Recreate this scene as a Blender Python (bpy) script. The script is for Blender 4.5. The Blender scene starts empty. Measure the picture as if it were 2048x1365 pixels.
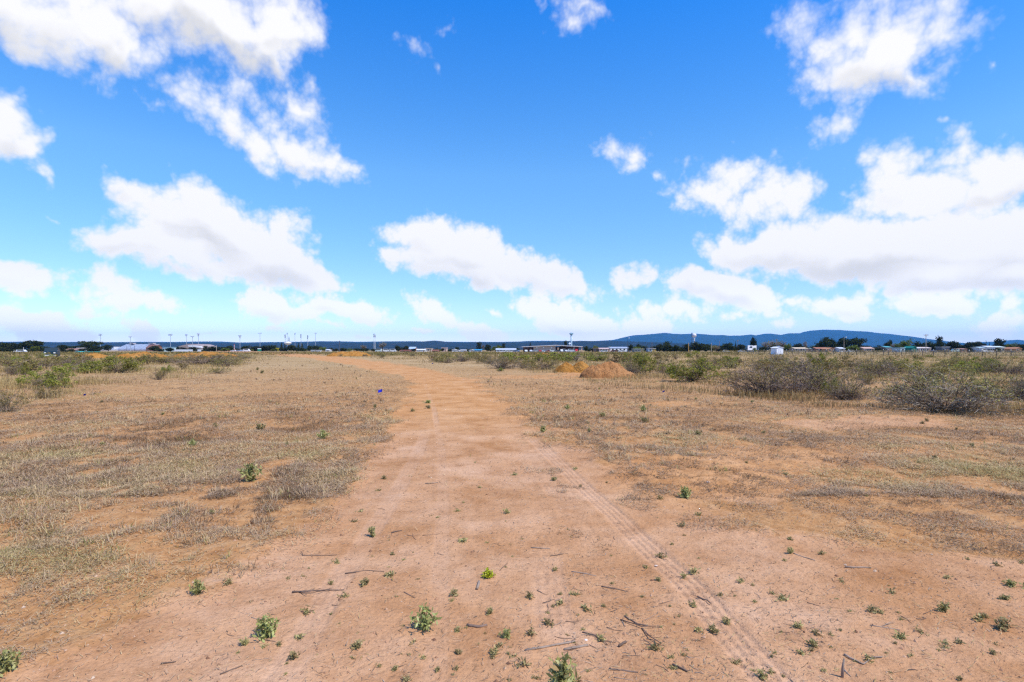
import bpy, math, random
import numpy as np
from mathutils import Vector

random.seed(7)
RNG = np.random.default_rng(11)
scene = bpy.context.scene
COL = scene.collection
R = math.radians

# ------------------------------------------------------------------ photo frame: 20 mm lens, eye height 1.6 m, horizon on row 700
F = 1138.0
EYE = 1.6
HOR = 700.0
def ground_xy(px, py):
    y = EYE * F / (py - HOR)
    return (px - 1024.0) / F * y, y
def xat(px, y): return (px - 1024.0) / F * y
def zat(py, y): return EYE + (HOR - py) / F * y

# ------------------------------------------------------------------ numpy noise
_TAB = np.random.default_rng(5).random((64, 65536)).astype(np.float32)
def vnoise(x, y, seed=0):
    x = np.asarray(x, dtype=np.float64); y = np.asarray(y, dtype=np.float64)
    t = _TAB[seed % 64]
    fx = np.floor(x); fy = np.floor(y)
    ix = fx.astype(np.int64); iy = fy.astype(np.int64)
    fx = (x - fx).astype(np.float32); fy = (y - fy).astype(np.float32)
    fx = fx*fx*(3 - 2*fx); fy = fy*fy*(3 - 2*fy)
    x0 = ix & 255; x1 = (ix+1) & 255; y0 = (iy & 255) << 8; y1 = ((iy+1) & 255) << 8
    a = t[x0+y0]; b = t[x1+y0]; c = t[x0+y1]; d = t[x1+y1]
    a = a + (b-a)*fx; c = c + (d-c)*fx
    return a + (c-a)*fy
def fbm(x, y, octv=4, seed=0, gain=0.5, lac=2.03):
    s = 0.0; amp = 1.0; tot = 0.0
    x = np.asarray(x, dtype=np.float64); y = np.asarray(y, dtype=np.float64)
    for k in range(octv):
        s = s + amp * vnoise(x + 17.3 * k, y - 9.1 * k, seed + k); tot += amp
        x = x * lac; y = y * lac; amp *= gain
    return s / tot
def sstep(a, b, x):
    t = np.clip((x - a) / (b - a), 0, 1)
    return t * t * (3 - 2 * t)

# ------------------------------------------------------------------ fast mesh building
def np_mesh(name, co, quads=None, tris=None, attrs=None, mats=(), smooth=False, mat_idx=None):
    me = bpy.data.meshes.new(name)
    co = np.ascontiguousarray(co, dtype=np.float32)
    nq = 0 if quads is None else len(quads); nt = 0 if tris is None else len(tris)
    me.vertices.add(len(co)); me.vertices.foreach_set('co', co.ravel())
    li = []
    if nq: li.append(np.asarray(quads, dtype=np.int32).ravel())
    if nt: li.append(np.asarray(tris, dtype=np.int32).ravel())
    li = np.concatenate(li)
    me.loops.add(len(li)); me.loops.foreach_set('vertex_index', li)
    st = np.concatenate([np.arange(nq, dtype=np.int32) * 4, nq * 4 + np.arange(nt, dtype=np.int32) * 3]).astype(np.int32)
    me.polygons.add(nq + nt); me.polygons.foreach_set('loop_start', st)
    if mat_idx is not None: me.polygons.foreach_set('material_index', np.asarray(mat_idx, dtype=np.int32))
    me.polygons.foreach_set('use_smooth', np.full(nq + nt, smooth, dtype=bool))
    me.update(calc_edges=True)
    for k, v in (attrs or {}).items():
        a = me.attributes.new(k, 'FLOAT', 'POINT')
        a.data.foreach_set('value', np.ascontiguousarray(v, dtype=np.float32).ravel())
    for m in mats: me.materials.append(m)
    return me

class MB:
    """collects boxes, prisms, tubes and spheres for one mesh"""
    def __init__(s): s.v = []; s.f = []
    def add(s, vs, fs):
        n = len(s.v); s.v += [tuple(v) for v in vs]; s.f += [tuple(i + n for i in f) for f in fs]; return s
    def box(s, x0, x1, y0, y1, z0, z1):
        return s.add([(x0,y0,z0),(x1,y0,z0),(x1,y1,z0),(x0,y1,z0),(x0,y0,z1),(x1,y0,z1),(x1,y1,z1),(x0,y1,z1)],
                     [(0,3,2,1),(4,5,6,7),(0,1,5,4),(1,2,6,5),(2,3,7,6),(3,0,4,7)])
    def prism(s, prof, y0, y1):
        """profile in x,z (counter-clockwise seen from -y), swept along y"""
        n = len(prof)
        vs = [(x, y0, z) for x, z in prof] + [(x, y1, z) for x, z in prof]
        fs = [tuple(range(n)), tuple(reversed(range(n, 2*n)))]
        fs += [((i+1) % n, i, n+i, n+(i+1) % n) for i in range(n)]
        return s.add(vs, fs)
    def prism_x(s, prof, x0, x1):
        """profile in y,z swept along x"""
        n = len(prof)
        vs = [(x0, y, z) for y, z in prof] + [(x1, y, z) for y, z in prof]
        fs = [tuple(reversed(range(n))), tuple(range(n, 2*n))]
        fs += [(i, (i+1) % n, n+(i+1) % n, n+i) for i in range(n)]
        return s.add(vs, fs)
    def tube(s, pts, rad, seg=6):
        pts = [Vector(p) for p in pts]; n = len(pts)
        if not isinstance(rad, (list, tuple)): rad = [rad] * n
        vs = []; fs = []
        for i, p in enumerate(pts):
            d = (pts[min(i+1, n-1)] - pts[max(i-1, 0)]).normalized()
            up = Vector((0,0,1)) if abs(d.z) < 0.9 else Vector((1,0,0))
            a = d.cross(up).normalized(); b = d.cross(a)
            for k in range(seg):
                t = 2*math.pi*k/seg
                vs.append(p + (a*math.cos(t) + b*math.sin(t)) * rad[i])
        for i in range(n-1):
            for k in range(seg):
                k2 = (k+1) % seg
                fs.append((i*seg+k, i*seg+k2, (i+1)*seg+k2, (i+1)*seg+k))
        fs.append(tuple(range(seg))[::-1]); fs.append(tuple((n-1)*seg+k for k in range(seg)))
        return s.add(vs, fs)
    def lathe(s, prof, cx=0, cy=0, seg=16):
        """profile of (radius, z)"""
        vs = []; fs = []
        for r, z in prof:
            for k in range(seg):
                t = 2*math.pi*k/seg; vs.append((cx + r*math.cos(t), cy + r*math.sin(t), z))
        for i in range(len(prof)-1):
            for k in range(seg):
                k2 = (k+1) % seg; fs.append((i*seg+k, i*seg+k2, (i+1)*seg+k2, (i+1)*seg+k))
        fs.append(tuple(range(seg))[::-1]); fs.append(tuple((len(prof)-1)*seg+k for k in range(seg)))
        return s.add(vs, fs)
    def mesh(s, name, mat, smooth=False):
        me = bpy.data.meshes.new(name); me.from_pydata(s.v, [], s.f); me.update()
        if smooth:
            me.polygons.foreach_set('use_smooth', [True]*len(me.polygons))
        if mat: me.materials.append(mat)
        return me
    def build(s, name, mat, parent=None, smooth=False):
        return link(name, s.mesh(name, mat, smooth), parent)

def link(name, data, parent=None, loc=None):
    o = bpy.data.objects.new(name, data); COL.objects.link(o)
    if parent is not None: o.parent = parent
    if loc is not None: o.location = loc
    return o
def tag(o, label, cat, group=None):
    o['label'] = label; o['category'] = cat
    if group: o['group'] = group
    return o
def thing(name, label, cat, loc=(0,0,0), rz=0.0, group=None):
    o = link(name, None, None, loc); o.rotation_euler = (0,0,rz)
    return tag(o, label, cat, group)
def structure(o): o['kind'] = 'structure'; return o
def stuff(o): o['kind'] = 'stuff'; return o

# ------------------------------------------------------------------ materials
def new_mat(name):
    m = bpy.data.materials.new(name); m.use_nodes = True
    nt = m.node_tree; nt.nodes.clear()
    out = nt.nodes.new('ShaderNodeOutputMaterial'); b = nt.nodes.new('ShaderNodeBsdfPrincipled')
    nt.links.new(b.outputs[0], out.inputs[0])
    b.inputs['Roughness'].default_value = 0.85
    b.inputs['Specular IOR Level'].default_value = 0.2
    return m, nt, b
def N(nt, t, **kw):
    n = nt.nodes.new(t)
    for k, v in kw.items(): setattr(n, k, v)
    return n
def ramp(nt, fac, stops, interp='LINEAR'):
    r = N(nt, 'ShaderNodeValToRGB'); r.color_ramp.interpolation = interp
    el = r.color_ramp.elements
    while len(el) > 1: el.remove(el[-1])
    el[0].position = stops[0][0]; el[0].color = (*stops[0][1], 1)
    for p, c in stops[1:]:
        e = el.new(p); e.color = (*c, 1)
    nt.links.new(fac, r.inputs[0]); return r.outputs[0]
def mixc(nt, fac, a, b, mode='MIX'):
    m = N(nt, 'ShaderNodeMix', data_type='RGBA', blend_type=mode)
    for s, v in ((m.inputs[0], fac), (m.inputs[6], a), (m.inputs[7], b)):
        if hasattr(v, 'is_linked'): nt.links.new(v, s)
        elif isinstance(v, (tuple, list)): s.default_value = (*v[:3], 1)
        else: s.default_value = v
    return m.outputs[2]
def mathn(nt, op, a, b=None, c=None, clamp=False):
    m = N(nt, 'ShaderNodeMath', operation=op); m.use_clamp = clamp
    for i, v in enumerate((a, b, c)):
        if v is None: continue
        if hasattr(v, 'is_linked'): nt.links.new(v, m.inputs[i])
        else: m.inputs[i].default_value = v
    return m.outputs[0]
def noise(nt, vec, scale, detail=4, rough=0.55, out='Fac', distortion=0.0):
    n = N(nt, 'ShaderNodeTexNoise'); n.inputs['Scale'].default_value = scale
    n.inputs['Detail'].default_value = detail; n.inputs['Roughness'].default_value = rough
    n.inputs['Distortion'].default_value = distortion
    if vec is not None: nt.links.new(vec, n.inputs['Vector'])
    return n.outputs[out]

def paint(name, col, rough=0.6, var=0.12, scale=0.8, spec=0.3, metal=0.0):
    """plain coat with faint weathering"""
    m, nt, b = new_mat(name)
    tc = N(nt, 'ShaderNodeTexCoord')
    n = noise(nt, tc.outputs['Object'], scale, 5, 0.6)
    lo = tuple(c * (1 - var) for c in col); hi = tuple(min(1, c * (1 + var)) for c in col)
    nt.links.new(ramp(nt, n, [(0.3, lo), (0.7, hi)]), b.inputs['Base Color'])
    b.inputs['Roughness'].default_value = rough; b.inputs['Specular IOR Level'].default_value = spec
    b.inputs['Metallic'].default_value = metal
    return m
_P = {}
def P(r, g, b, rough=0.6, kind='paint'):
    k = (r, g, b, rough, kind)
    if k not in _P: _P[k] = paint(kind, (r, g, b), rough)
    return _P[k]

def tinted(name, stops, rough=0.8, obj_var=0.25, translucent=0.0, spec=0.15):
    """colour from the per-leaf 'tint' value, shifted a little per object"""
    m, nt, b = new_mat(name)
    at = N(nt, 'ShaderNodeAttribute', attribute_name='tint')
    c = ramp(nt, at.outputs['Fac'], stops)
    if obj_var:
        oi = N(nt, 'ShaderNodeObjectInfo')
        hsv = N(nt, 'ShaderNodeHueSaturation')
        nt.links.new(c, hsv.inputs['Color'])
        nt.links.new(mathn(nt, 'MULTIPLY_ADD', oi.outputs['Random'], obj_var, 1 - obj_var/2), hsv.inputs['Value'])
        nt.links.new(mathn(nt, 'MULTIPLY_ADD', oi.outputs['Random'], 0.03, 0.485), hsv.inputs['Hue'])
        c = hsv.outputs[0]
    nt.links.new(c, b.inputs['Base Color'])
    b.inputs['Roughness'].default_value = rough
    b.inputs['Specular IOR Level'].default_value = spec
    if translucent:
        out = nt.nodes['Material Output']
        tr = N(nt, 'ShaderNodeBsdfTranslucent'); nt.links.new(c, tr.inputs[0])
        mx = N(nt, 'ShaderNodeMixShader'); mx.inputs[0].default_value = translucent
        nt.links.new(b.outputs[0], mx.inputs[1]); nt.links.new(tr.outputs[0], mx.inputs[2])
        nt.links.new(mx.outputs[0], out.inputs[0])
    return m

M_STRAW = tinted('straw', [(0.0, (0.13,0.07,0.03)), (0.2, (0.30,0.19,0.105)), (0.45, (0.49,0.355,0.24)), (0.65, (0.56,0.395,0.205)), (0.85, (0.67,0.50,0.27)), (0.93, (0.32,0.28,0.075)), (1.0, (0.20,0.22,0.05))], obj_var=0, translucent=0.25)
M_TALL = tinted('tall_straw', [(0.0, (0.22,0.14,0.055)), (0.4, (0.42,0.29,0.12)), (0.8, (0.58,0.43,0.19)), (1.0, (0.28,0.25,0.07))], obj_var=0, translucent=0.3)
M_TWIG = tinted('twig', [(0.0, (0.065,0.045,0.032)), (0.5, (0.20,0.145,0.105)), (1.0, (0.40,0.32,0.25))], obj_var=0.25)
M_BUSHLEAF = tinted('scrub_leaf', [(0.0, (0.10,0.08,0.022)), (0.4, (0.24,0.195,0.058)), (0.75, (0.37,0.305,0.095)), (1.0, (0.48,0.39,0.15))], obj_var=0.25, translucent=0.3)
M_GREENLEAF = tinted('green_scrub_leaf', [(0.0, (0.11,0.125,0.02)), (0.4, (0.25,0.27,0.045)), (0.75, (0.37,0.37,0.07)), (1.0, (0.50,0.45,0.11))], obj_var=0.25, translucent=0.3)
M_WEED = tinted('weed_leaf', [(0.0, (0.15,0.12,0.045)), (0.4, (0.34,0.29,0.115)), (0.75, (0.48,0.41,0.19)), (1.0, (0.50,0.32,0.14))], obj_var=0.25, translucent=0.25)
M_FRESH = tinted('fresh_weed_leaf', [(0.0, (0.15,0.15,0.045)), (0.5, (0.38,0.39,0.125)), (0.85, (0.55,0.53,0.24)), (1.0, (0.58,0.42,0.16))], obj_var=0.15, translucent=0.25)
M_LIME = tinted('lime_weed_leaf', [(0.0, (0.18,0.22,0.01)), (0.5, (0.42,0.48,0.025)), (1.0, (0.62,0.62,0.07))], obj_var=0.1, translucent=0.25)
M_TREE = tinted('tree_leaf', [(0.0, (0.013,0.019,0.006)), (0.5, (0.034,0.044,0.012)), (1.0, (0.085,0.095,0.022))], obj_var=0.7, translucent=0.15)
M_TREELIGHT = tinted('light_tree_leaf', [(0.0, (0.06,0.08,0.012)), (0.5, (0.15,0.18,0.025)), (1.0, (0.26,0.28,0.05))], obj_var=0.4, translucent=0.2)
M_BARK = paint('bark', (0.13,0.10,0.075), 0.9, 0.3, 3.0, 0.1)
M_STICK = paint('dead_wood', (0.17,0.115,0.085), 0.9, 0.45, 14.0, 0.1)
M_STICKGREY = paint('weathered_wood', (0.30,0.225,0.17), 0.9, 0.4, 14.0, 0.1)

# ------------------------------------------------------------------ the lie of the land
_rows = [690, 703, 708, 712, 716, 720, 726, 735, 750, 770, 800, 850, 900, 950, 1000, 1050, 1100, 1150, 1200, 1280, 1365, 3000]
_L = [300, 430, 520, 560, 612, 640, 672, 722, 792, 828, 815, 792, 768, 725, 694, 662, 622, 555, 440, 230, -60, -3000]
_R = [400, 500, 610, 650, 705, 735, 775, 832, 905, 960, 1015, 1070, 1130, 1200, 1330, 1500, 1800, 2300, 2800, 3600, 4600, 20000]
def rowcol(X, Y):
    Yc = np.maximum(Y, 1.2)
    return HOR + EYE*F/Yc, 1024 + F*X/Yc
def bare(X, Y):
    """0 under the dead grass, 1 on the worn bare earth of the track"""
    row, px = rowcol(X, Y)
    L = np.interp(row, _rows, _L); Rr = np.interp(row, _rows, _R)
    nz = (fbm(X*1.1, Y*0.8, 4, 5) - 0.5) * 2
    wob = nz * (30 + 0.30*np.maximum(row-760, 0))
    soft = 16 + 0.16*np.maximum(row-720, 0) + 0.34*np.maximum(row-980, 0)
    l = sstep(-soft, soft*0.8, px - L + wob)
    rs = soft + 0.22*np.maximum(row-860, 0)
    r = 1 - sstep(-rs, rs, px - Rr + wob*1.4)
    b = l * r
    # bare pale patch in front of the right-hand bushes, soil streak in front of the mounds
    def ell(cx, cy, rx, ry): return 1 - sstep(0.55, 1.1, np.sqrt(((px-cx)/rx)**2 + ((row-cy)/ry)**2) + nz*0.8)
    b = np.maximum(b, 0.78*ell(1720, 852, 190, 20))
    b = np.maximum(b, 0.55*ell(1620, 915, 260, 30))
    b = np.maximum(b, 0.60*ell(1470, 955, 280, 50))
    b = np.maximum(b, 0.6*ell(1080, 756, 190, 5))
    b = np.maximum(b, 0.8*ell(1190, 750, 95, 12))
    b = np.maximum(b, 0.7*ell(1340, 808, 60, 7))
    return b
def pale_patch(X, Y):
    row, px = rowcol(X, Y)
    return 1 - sstep(0.5, 1.15, np.sqrt(((px-1720)/210)**2 + ((row-852)/24)**2))
def patches(X, Y):
    """uneven cover of the dead grass"""
    a = fbm(X*0.9, Y*0.9, 4, 21); b = fbm(X*0.22+5, Y*0.22, 3, 31)
    row, px = rowcol(X, Y)
    thin = 0.12*sstep(1020, 1250, row)
    c = fbm(X*3.6 + Y*1.2, Y*2.6 - X*0.9, 3, 23)
    more = 0.055*sstep(1010, 1120, px)*sstep(985, 900, row) + 0.035*sstep(800, 700, px)*sstep(1000, 900, row) + 0.05*sstep(1450, 1800, px)*sstep(1090, 1000, row)
    return sstep(0.405, 0.575, 0.33*a + 0.25*b + 0.42*c - 0.42*thin + more)
_tracks = [
    ([1365,1200,1000,900,820,760], [868,878,886,882,868,846], 0.06, 0.9),
    ([1365,1180,1030,920,850], [562,662,765,830,858], 0.09, 0.6),
    ([1365,1180,1000,870,800], [1548,1388,1196,1058,995], 0.11, 1.1),
    ([1300,1100,1000,900,840], [1112,1092,1082,1042,1010], 0.11, 0.5),
    ([1150,1060,960,900], [1222,1160,1096,1062], 0.11, 1.3),
]
def track_height(X, Y):
    z = np.zeros_like(X); pale = np.zeros_like(X)
    row, px = rowcol(X, Y)
    for i, (rs, xs, hw, amp) in enumerate(_tracks):
        rs2 = rs[::-1]; xs2 = xs[::-1]
        c = np.interp(row, rs2, xs2)
        d = (px - c) / F * np.maximum(Y, 1.2) * 0.97
        along = Y
        win = (1 - sstep(hw*0.8, hw*1.25, np.abs(d))) * sstep(rs2[0]-6, rs2[0]+50, row)
        if i in (3, 4): win = win * (1 - sstep(rs2[-1]-70, rs2[-1]+20, row))
        patch = sstep(0.45, 0.62, fbm(X*0.8+i*7, Y*0.55, 3, 60+i))
        ribs = np.cos(2*np.pi*d/(hw*0.52))
        lug = np.sin(2*np.pi*(along + 0.5*np.abs(d))/0.085)
        fade = 1 - sstep(9, 22, Y)
        z += win*amp*(0.3+0.7*patch)*(-0.005 + fade*patch*(0.0030*ribs + 0.0020*lug))
        edge = np.exp(-((np.abs(d)-hw*1.3)/0.035)**2)
        z += 0.003*amp*edge*sstep(rs2[0]-6, rs2[0]+50, row)*(0.5+patch)
        pale = np.maximum(pale, win*((0.30 if i < 2 else 0.08)+0.5*patch))
    return z, pale
def height(X, Y, fine=False):
    X = np.asarray(X, dtype=np.float64); Y = np.asarray(Y, dtype=np.float64)
    r = np.hypot(X, Y)
    near = 1 - sstep(60, 200, r)
    b = bare(X, Y)
    z = 0.16*(fbm(X/14, Y/14, 2, 1)-0.5)*sstep(8, 30, r)*(1-sstep(300, 900, r))
    z = z + near*(0.055*(fbm(X*0.9, Y*0.9, 3, 2)-0.5))
    z = z + near*0.085*(1-b)*(fbm(X*1.5, Y*1.5, 3, 3)-0.40)
    z = z + near*0.035*np.exp(-((b-0.45)/0.25)**2)*(fbm(X*2.4, Y*2.4, 2, 4))
    if fine:
        z = z + near*(0.022*(fbm(X*5, Y*5, 4, 6)-0.5)*(0.45+0.9*(1-b)) )
        z = z + near*0.008*(fbm(X*22, Y*22, 3, 7, 0.6)-0.5)*(0.7+(1-b))
        row, px = rowcol(X, Y)
        clod = 1 - sstep(0.3, 1.1, np.sqrt(((px-1420)/330)**2 + ((row-940)/75)**2))
        z = z + clod*0.06*np.maximum(fbm(X*4, Y*4, 3, 8)-0.55, 0)*2.2
        tz, pale = track_height(X, Y)
        return z + tz, b, pale
    return z
def hz(x, y): return float(height(np.array([x]), np.array([y]))[0])
# ------------------------------------------------------------------ camera, sun, sky
cam_d = bpy.data.cameras.new('camera'); cam = bpy.data.objects.new('camera', cam_d); COL.objects.link(cam)
cam.location = (0, 0, EYE); cam.rotation_euler = (R(90), 0, 0)
cam_d.lens = F*36/2048; cam_d.sensor_width = 36; cam_d.shift_y = (HOR-682.5)/2048
cam_d.clip_start = 0.05; cam_d.clip_end = 60000
scene.camera = cam

SUN = Vector((0.62, -0.42, 1.15)).normalized()
SUN_EL = math.asin(SUN.z); SUN_AZ = math.atan2(SUN.x, SUN.y)
sd = bpy.data.lights.new('sun', 'SUN'); sun = bpy.data.objects.new('sun', sd); COL.objects.link(sun)
sd.energy = 3.95; sd.angle = R(0.53); sd.color = (1.0, 0.93, 0.82)
sun.rotation_euler = SUN.to_track_quat('Z', 'Y').to_euler()

scene.view_settings.view_transform = 'Standard'; scene.view_settings.look = 'None'
scene.view_settings.gamma = 1; scene.view_settings.exposure = 0.4; scene.view_settings.use_curve_mapping = False
cy = scene.cycles
cy.max_bounces = 4; cy.diffuse_bounces = 2; cy.glossy_bounces = 2; cy.transmission_bounces = 3; cy.volume_bounces = 0
cy.transparent_max_bounces = 6; cy.use_denoising = False; cy.caustics_reflective = False; cy.caustics_refractive = False
cy.sample_clamp_indirect = 4; cy.pixel_filter_type = 'BLACKMAN_HARRIS'
scene.cycles.filter_width = 1.35

# clouds: (px, py, rx, ry, tilt, strength), tops towards smaller py
CL = [
 # big bank at the upper left
 (30,-10,150,78,0,1), (170,50,190,88,6,1), (245,108,75,52,20,1), (400,30,230,88,0,1), (545,60,75,105,12,1), (585,40,50,70,0,.8),
 (470,95,95,48,15,.9), (560,135,45,42,20,.8), (95,85,90,45,15,.8), (300,0,260,70,0,1),(185,165,16,34,10,.45), (135,105,34,24,30,.5),
 # ragged cloud below it
 (395,200,62,34,25,.75), (470,172,58,44,20,.62), (455,230,80,34,38,.8), (520,280,85,42,35,.85), (595,212,44,36,-35,.75), (600,285,85,42,30,.9),
 (655,330,80,36,22,.85), (555,240,55,40,45,.6), (690,345,45,24,20,.6), (330,215,60,18,10,.3),
 # left edge
 (-10,240,92,66,15,1), (52,275,44,52,40,.9), (82,325,24,40,-20,.6),(20,210,45,36,0,.8),
 # large cumulus left of centre
 (268,392,66,34,22,.95), (395,398,58,48,10,1), (330,440,110,50,0,1), (430,450,130,62,12,1.05), (310,500,130,44,0,1), (520,500,130,58,22,1.05),
 (600,545,95,36,20,.95), (345,535,62,20,0,.85), (565,455,62,42,0,.85), (675,562,38,22,25,.75), (222,488,62,28,0,.9), (460,530,150,34,8,.9), (250,380,40,26,0,.8),
 # centre cumulus and its tail
 (830,470,72,30,8,.95), (895,480,100,48,10,1.05), (880,520,105,42,12,1), (975,530,78,50,28,1), (955,562,45,24,10,.8), (1035,535,60,36,30,.85),
 (1095,555,72,40,32,.85), (1140,575,55,30,20,.75), (800,510,40,34,0,.7),
 # low left and middle
 (30,555,105,36,8,.85), (60,637,130,30,5,.8), (225,575,62,42,40,.6), (200,585,60,34,0,.55), (270,608,118,26,5,.8), (130,672,95,24,0,.85), (290,668,56,26,10,.8), (180,625,80,20,0,.5),
 (530,603,60,34,12,.9), (575,622,90,24,0,.85), (700,616,95,24,12,.85), (640,603,55,24,0,.8), (545,650,80,16,0,.35), (660,650,100,16,0,.35),
 (865,622,66,28,22,.8), (925,648,60,18,15,.5), (1095,630,80,34,20,.75), (965,666,56,19,5,.85), (850,662,56,11,0,.55), (985,628,45,14,10,.45),
 (1160,652,76,34,10,.95), (1115,615,80,24,18,.6), (1200,672,60,20,0,.7), (1060,600,45,14,0,.5), (740,668,80,12,0,.35), (420,665,70,12,0,.3),
 # right of centre
 (1430,578,95,40,14,1), (1500,598,85,32,18,1), (1385,565,60,26,5,.85), (1262,560,60,30,-15,.6), (1345,618,86,26,0,.65), (1285,648,76,30,0,.65), (1590,600,45,14,15,.5),
 (1700,608,60,34,-5,.85), (1650,612,62,22,12,.75), (1690,640,60,16,0,.6), (1860,604,100,32,3,.95), (1900,620,70,20,0,.7), (2000,650,70,30,0,.75), (2030,610,50,18,0,.6),
 (1570,650,60,18,0,.5), (1480,640,80,18,0,.4),
 # long bank at the right
 (1500,495,95,46,0,.9), (1580,478,120,52,-4,1), (1700,490,170,68,0,1.05), (1860,500,190,78,0,1.05), (2030,500,140,92,0,1.05), (1640,525,170,40,0,.9), (1880,555,170,34,4,.95), (2040,560,90,30,0,.9), (1450,500,50,36,0,.55),
 # ragged clouds above it
 (1860,392,165,56,8,.85), (1970,352,118,66,15,.85), (1800,352,90,44,35,.8), (1905,305,56,36,42,.65), (2035,345,66,56,0,.8), (1755,328,56,24,20,.6), (1870,425,120,34,0,.8), (1930,400,100,50,0,.8),
 (1475,355,62,50,0,.72), (1560,385,82,46,18,.72), (1425,390,90,42,0,.68), (1600,415,54,30,15,.6), (1510,405,110,42,5,.72), (1375,345,40,20,25,.5), (1340,375,70,20,0,.4),
 (1240,300,42,34,0,.6), (1235,318,22,26,0,.5), (1660,258,62,34,-10,.6), (1310,340,40,24,30,.35), (1690,380,50,16,10,.45), (1700,235,20,30,0,.4),
 # upper right
 (1735,140,118,62,10,.95), (1775,95,100,92,0,.9), (1700,75,82,70,0,.75), (1835,160,60,42,15,.8), (1620,45,62,52,0,.55), (1850,40,100,66,0,.6), (1930,25,62,50,0,.45), (1760,10,180,46,0,.5), (1640,140,66,60,0,.5), (1978,118,28,30,0,.45),
 (1700,180,90,34,0,.6),
 # small ones along the top
 (1150,12,72,26,20,.85), (1140,48,34,38,-35,.65), (1085,25,13,44,0,.5), (1185,15,34,22,0,.6), (828,100,52,30,0,.42), (905,75,38,26,0,.34), (870,122,30,24,0,.3), (95,437,62,13,10,.32), (1540,165,30,14,0,.3), (1880,240,34,16,-25,.4),
]
world = bpy.data.worlds.new('World'); scene.world = world; world.use_nodes = True
wt = world.node_tree; wt.nodes.clear()
wout = N(wt, 'ShaderNodeOutputWorld')
tc = N(wt, 'ShaderNodeTexCoord')
sepd = N(wt, 'ShaderNodeSeparateXYZ'); wt.links.new(tc.outputs['Generated'], sepd.inputs[0])
DEG = 180/math.pi
az = mathn(wt, 'MULTIPLY', mathn(wt, 'ARCTAN2', sepd.outputs[0], sepd.outputs[1]), DEG)
el = mathn(wt, 'MULTIPLY', mathn(wt, 'ARCSINE', sepd.outputs[2]), DEG)
cmb = N(wt, 'ShaderNodeCombineXYZ'); wt.links.new(az, cmb.inputs[0]); wt.links.new(el, cmb.inputs[1])
P0 = cmb.outputs[0]
# ragged edges: the position is pushed about by fractal noise that is finer near the horizon
elc = mathn(wt, 'MAXIMUM', el, 0.0)
def vmath(op, a, b=None, c=None, s=None, nt=None):
    wt_ = nt or wt
    n = N(wt_, 'ShaderNodeVectorMath', operation=op)
    for i, v in enumerate((a, b, c)):
        if v is None: continue
        if hasattr(v, 'is_linked'): wt_.links.new(v, n.inputs[i])
        else: n.inputs[i].default_value = v
    if s is not None:
        if hasattr(s, 'is_linked'): wt_.links.new(s, n.inputs['Scale'])
        else: n.inputs['Scale'].default_value = s
    return n.outputs['Value' if op in ('LENGTH', 'DOT_PRODUCT') else 'Vector']
amp = mathn(wt, 'MULTIPLY_ADD', elc, 0.07, 0.75)
n1 = noise(wt, P0, 0.20, 3.5, 0.52, 'Color')
w1 = vmath('MULTIPLY', vmath('SUBTRACT', n1, (0.5,0.5,0.5)), (3.4, 2.6, 0))
P1 = vmath('ADD', P0, vmath('SCALE', w1, s=amp))
P2 = vmath('ADD', P0, vmath('SCALE', w1, s=0.35))
vz = N(wt, 'ShaderNodeTexVoronoi', voronoi_dimensions='2D', feature='F1'); vz.inputs['Scale'].default_value = 0.55; vz.inputs['Detail'].default_value = 2.0; vz.inputs['Roughness'].default_value = 0.55; vz.inputs['Lacunarity'].default_value = 2.3
wt.links.new(P2, vz.inputs['Vector'])
nf = mathn(wt, 'ADD', mathn(wt, 'MULTIPLY', noise(wt, P2, 0.55, 6, 0.60), 0.75), mathn(wt, 'MULTIPLY_ADD', vz.outputs['Distance'], -0.42, 0.34))
nb = noise(wt, P0, 0.16, 2, 0.5)

sky = N(wt, 'ShaderNodeTexSky', sky_type='NISHITA'); sky.sun_disc = False
sky.sun_elevation = SUN_EL; sky.sun_rotation = SUN_AZ
sky.altitude = 1900; sky.air_density = 1.0; sky.dust_density = 0.35; sky.ozone_density = 3.0
hs = N(wt, 'ShaderNodeHueSaturation'); wt.links.new(sky.outputs[0], hs.inputs['Color'])
hs.inputs['Saturation'].default_value = 1.25; hs.inputs['Value'].default_value = 1.06
hr = N(wt, 'ShaderNodeMapRange'); hr.inputs[1].default_value = 0; hr.inputs[2].default_value = 34; wt.links.new(el, hr.inputs[0])
SKYC = mixc(wt, 1.0, hs.outputs[0], ramp(wt, hr.outputs[0], [(0, (0.98,0.90,1.08)), (0.22, (1.12,1.02,1.04)), (0.5, (1.35,1.28,1.20)), (1.0, (0.22,1.10,1.60))]), 'MULTIPLY')
SKY_STRENGTH = 0.15
CW = 1/SKY_STRENGTH/2**0.4

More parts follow.
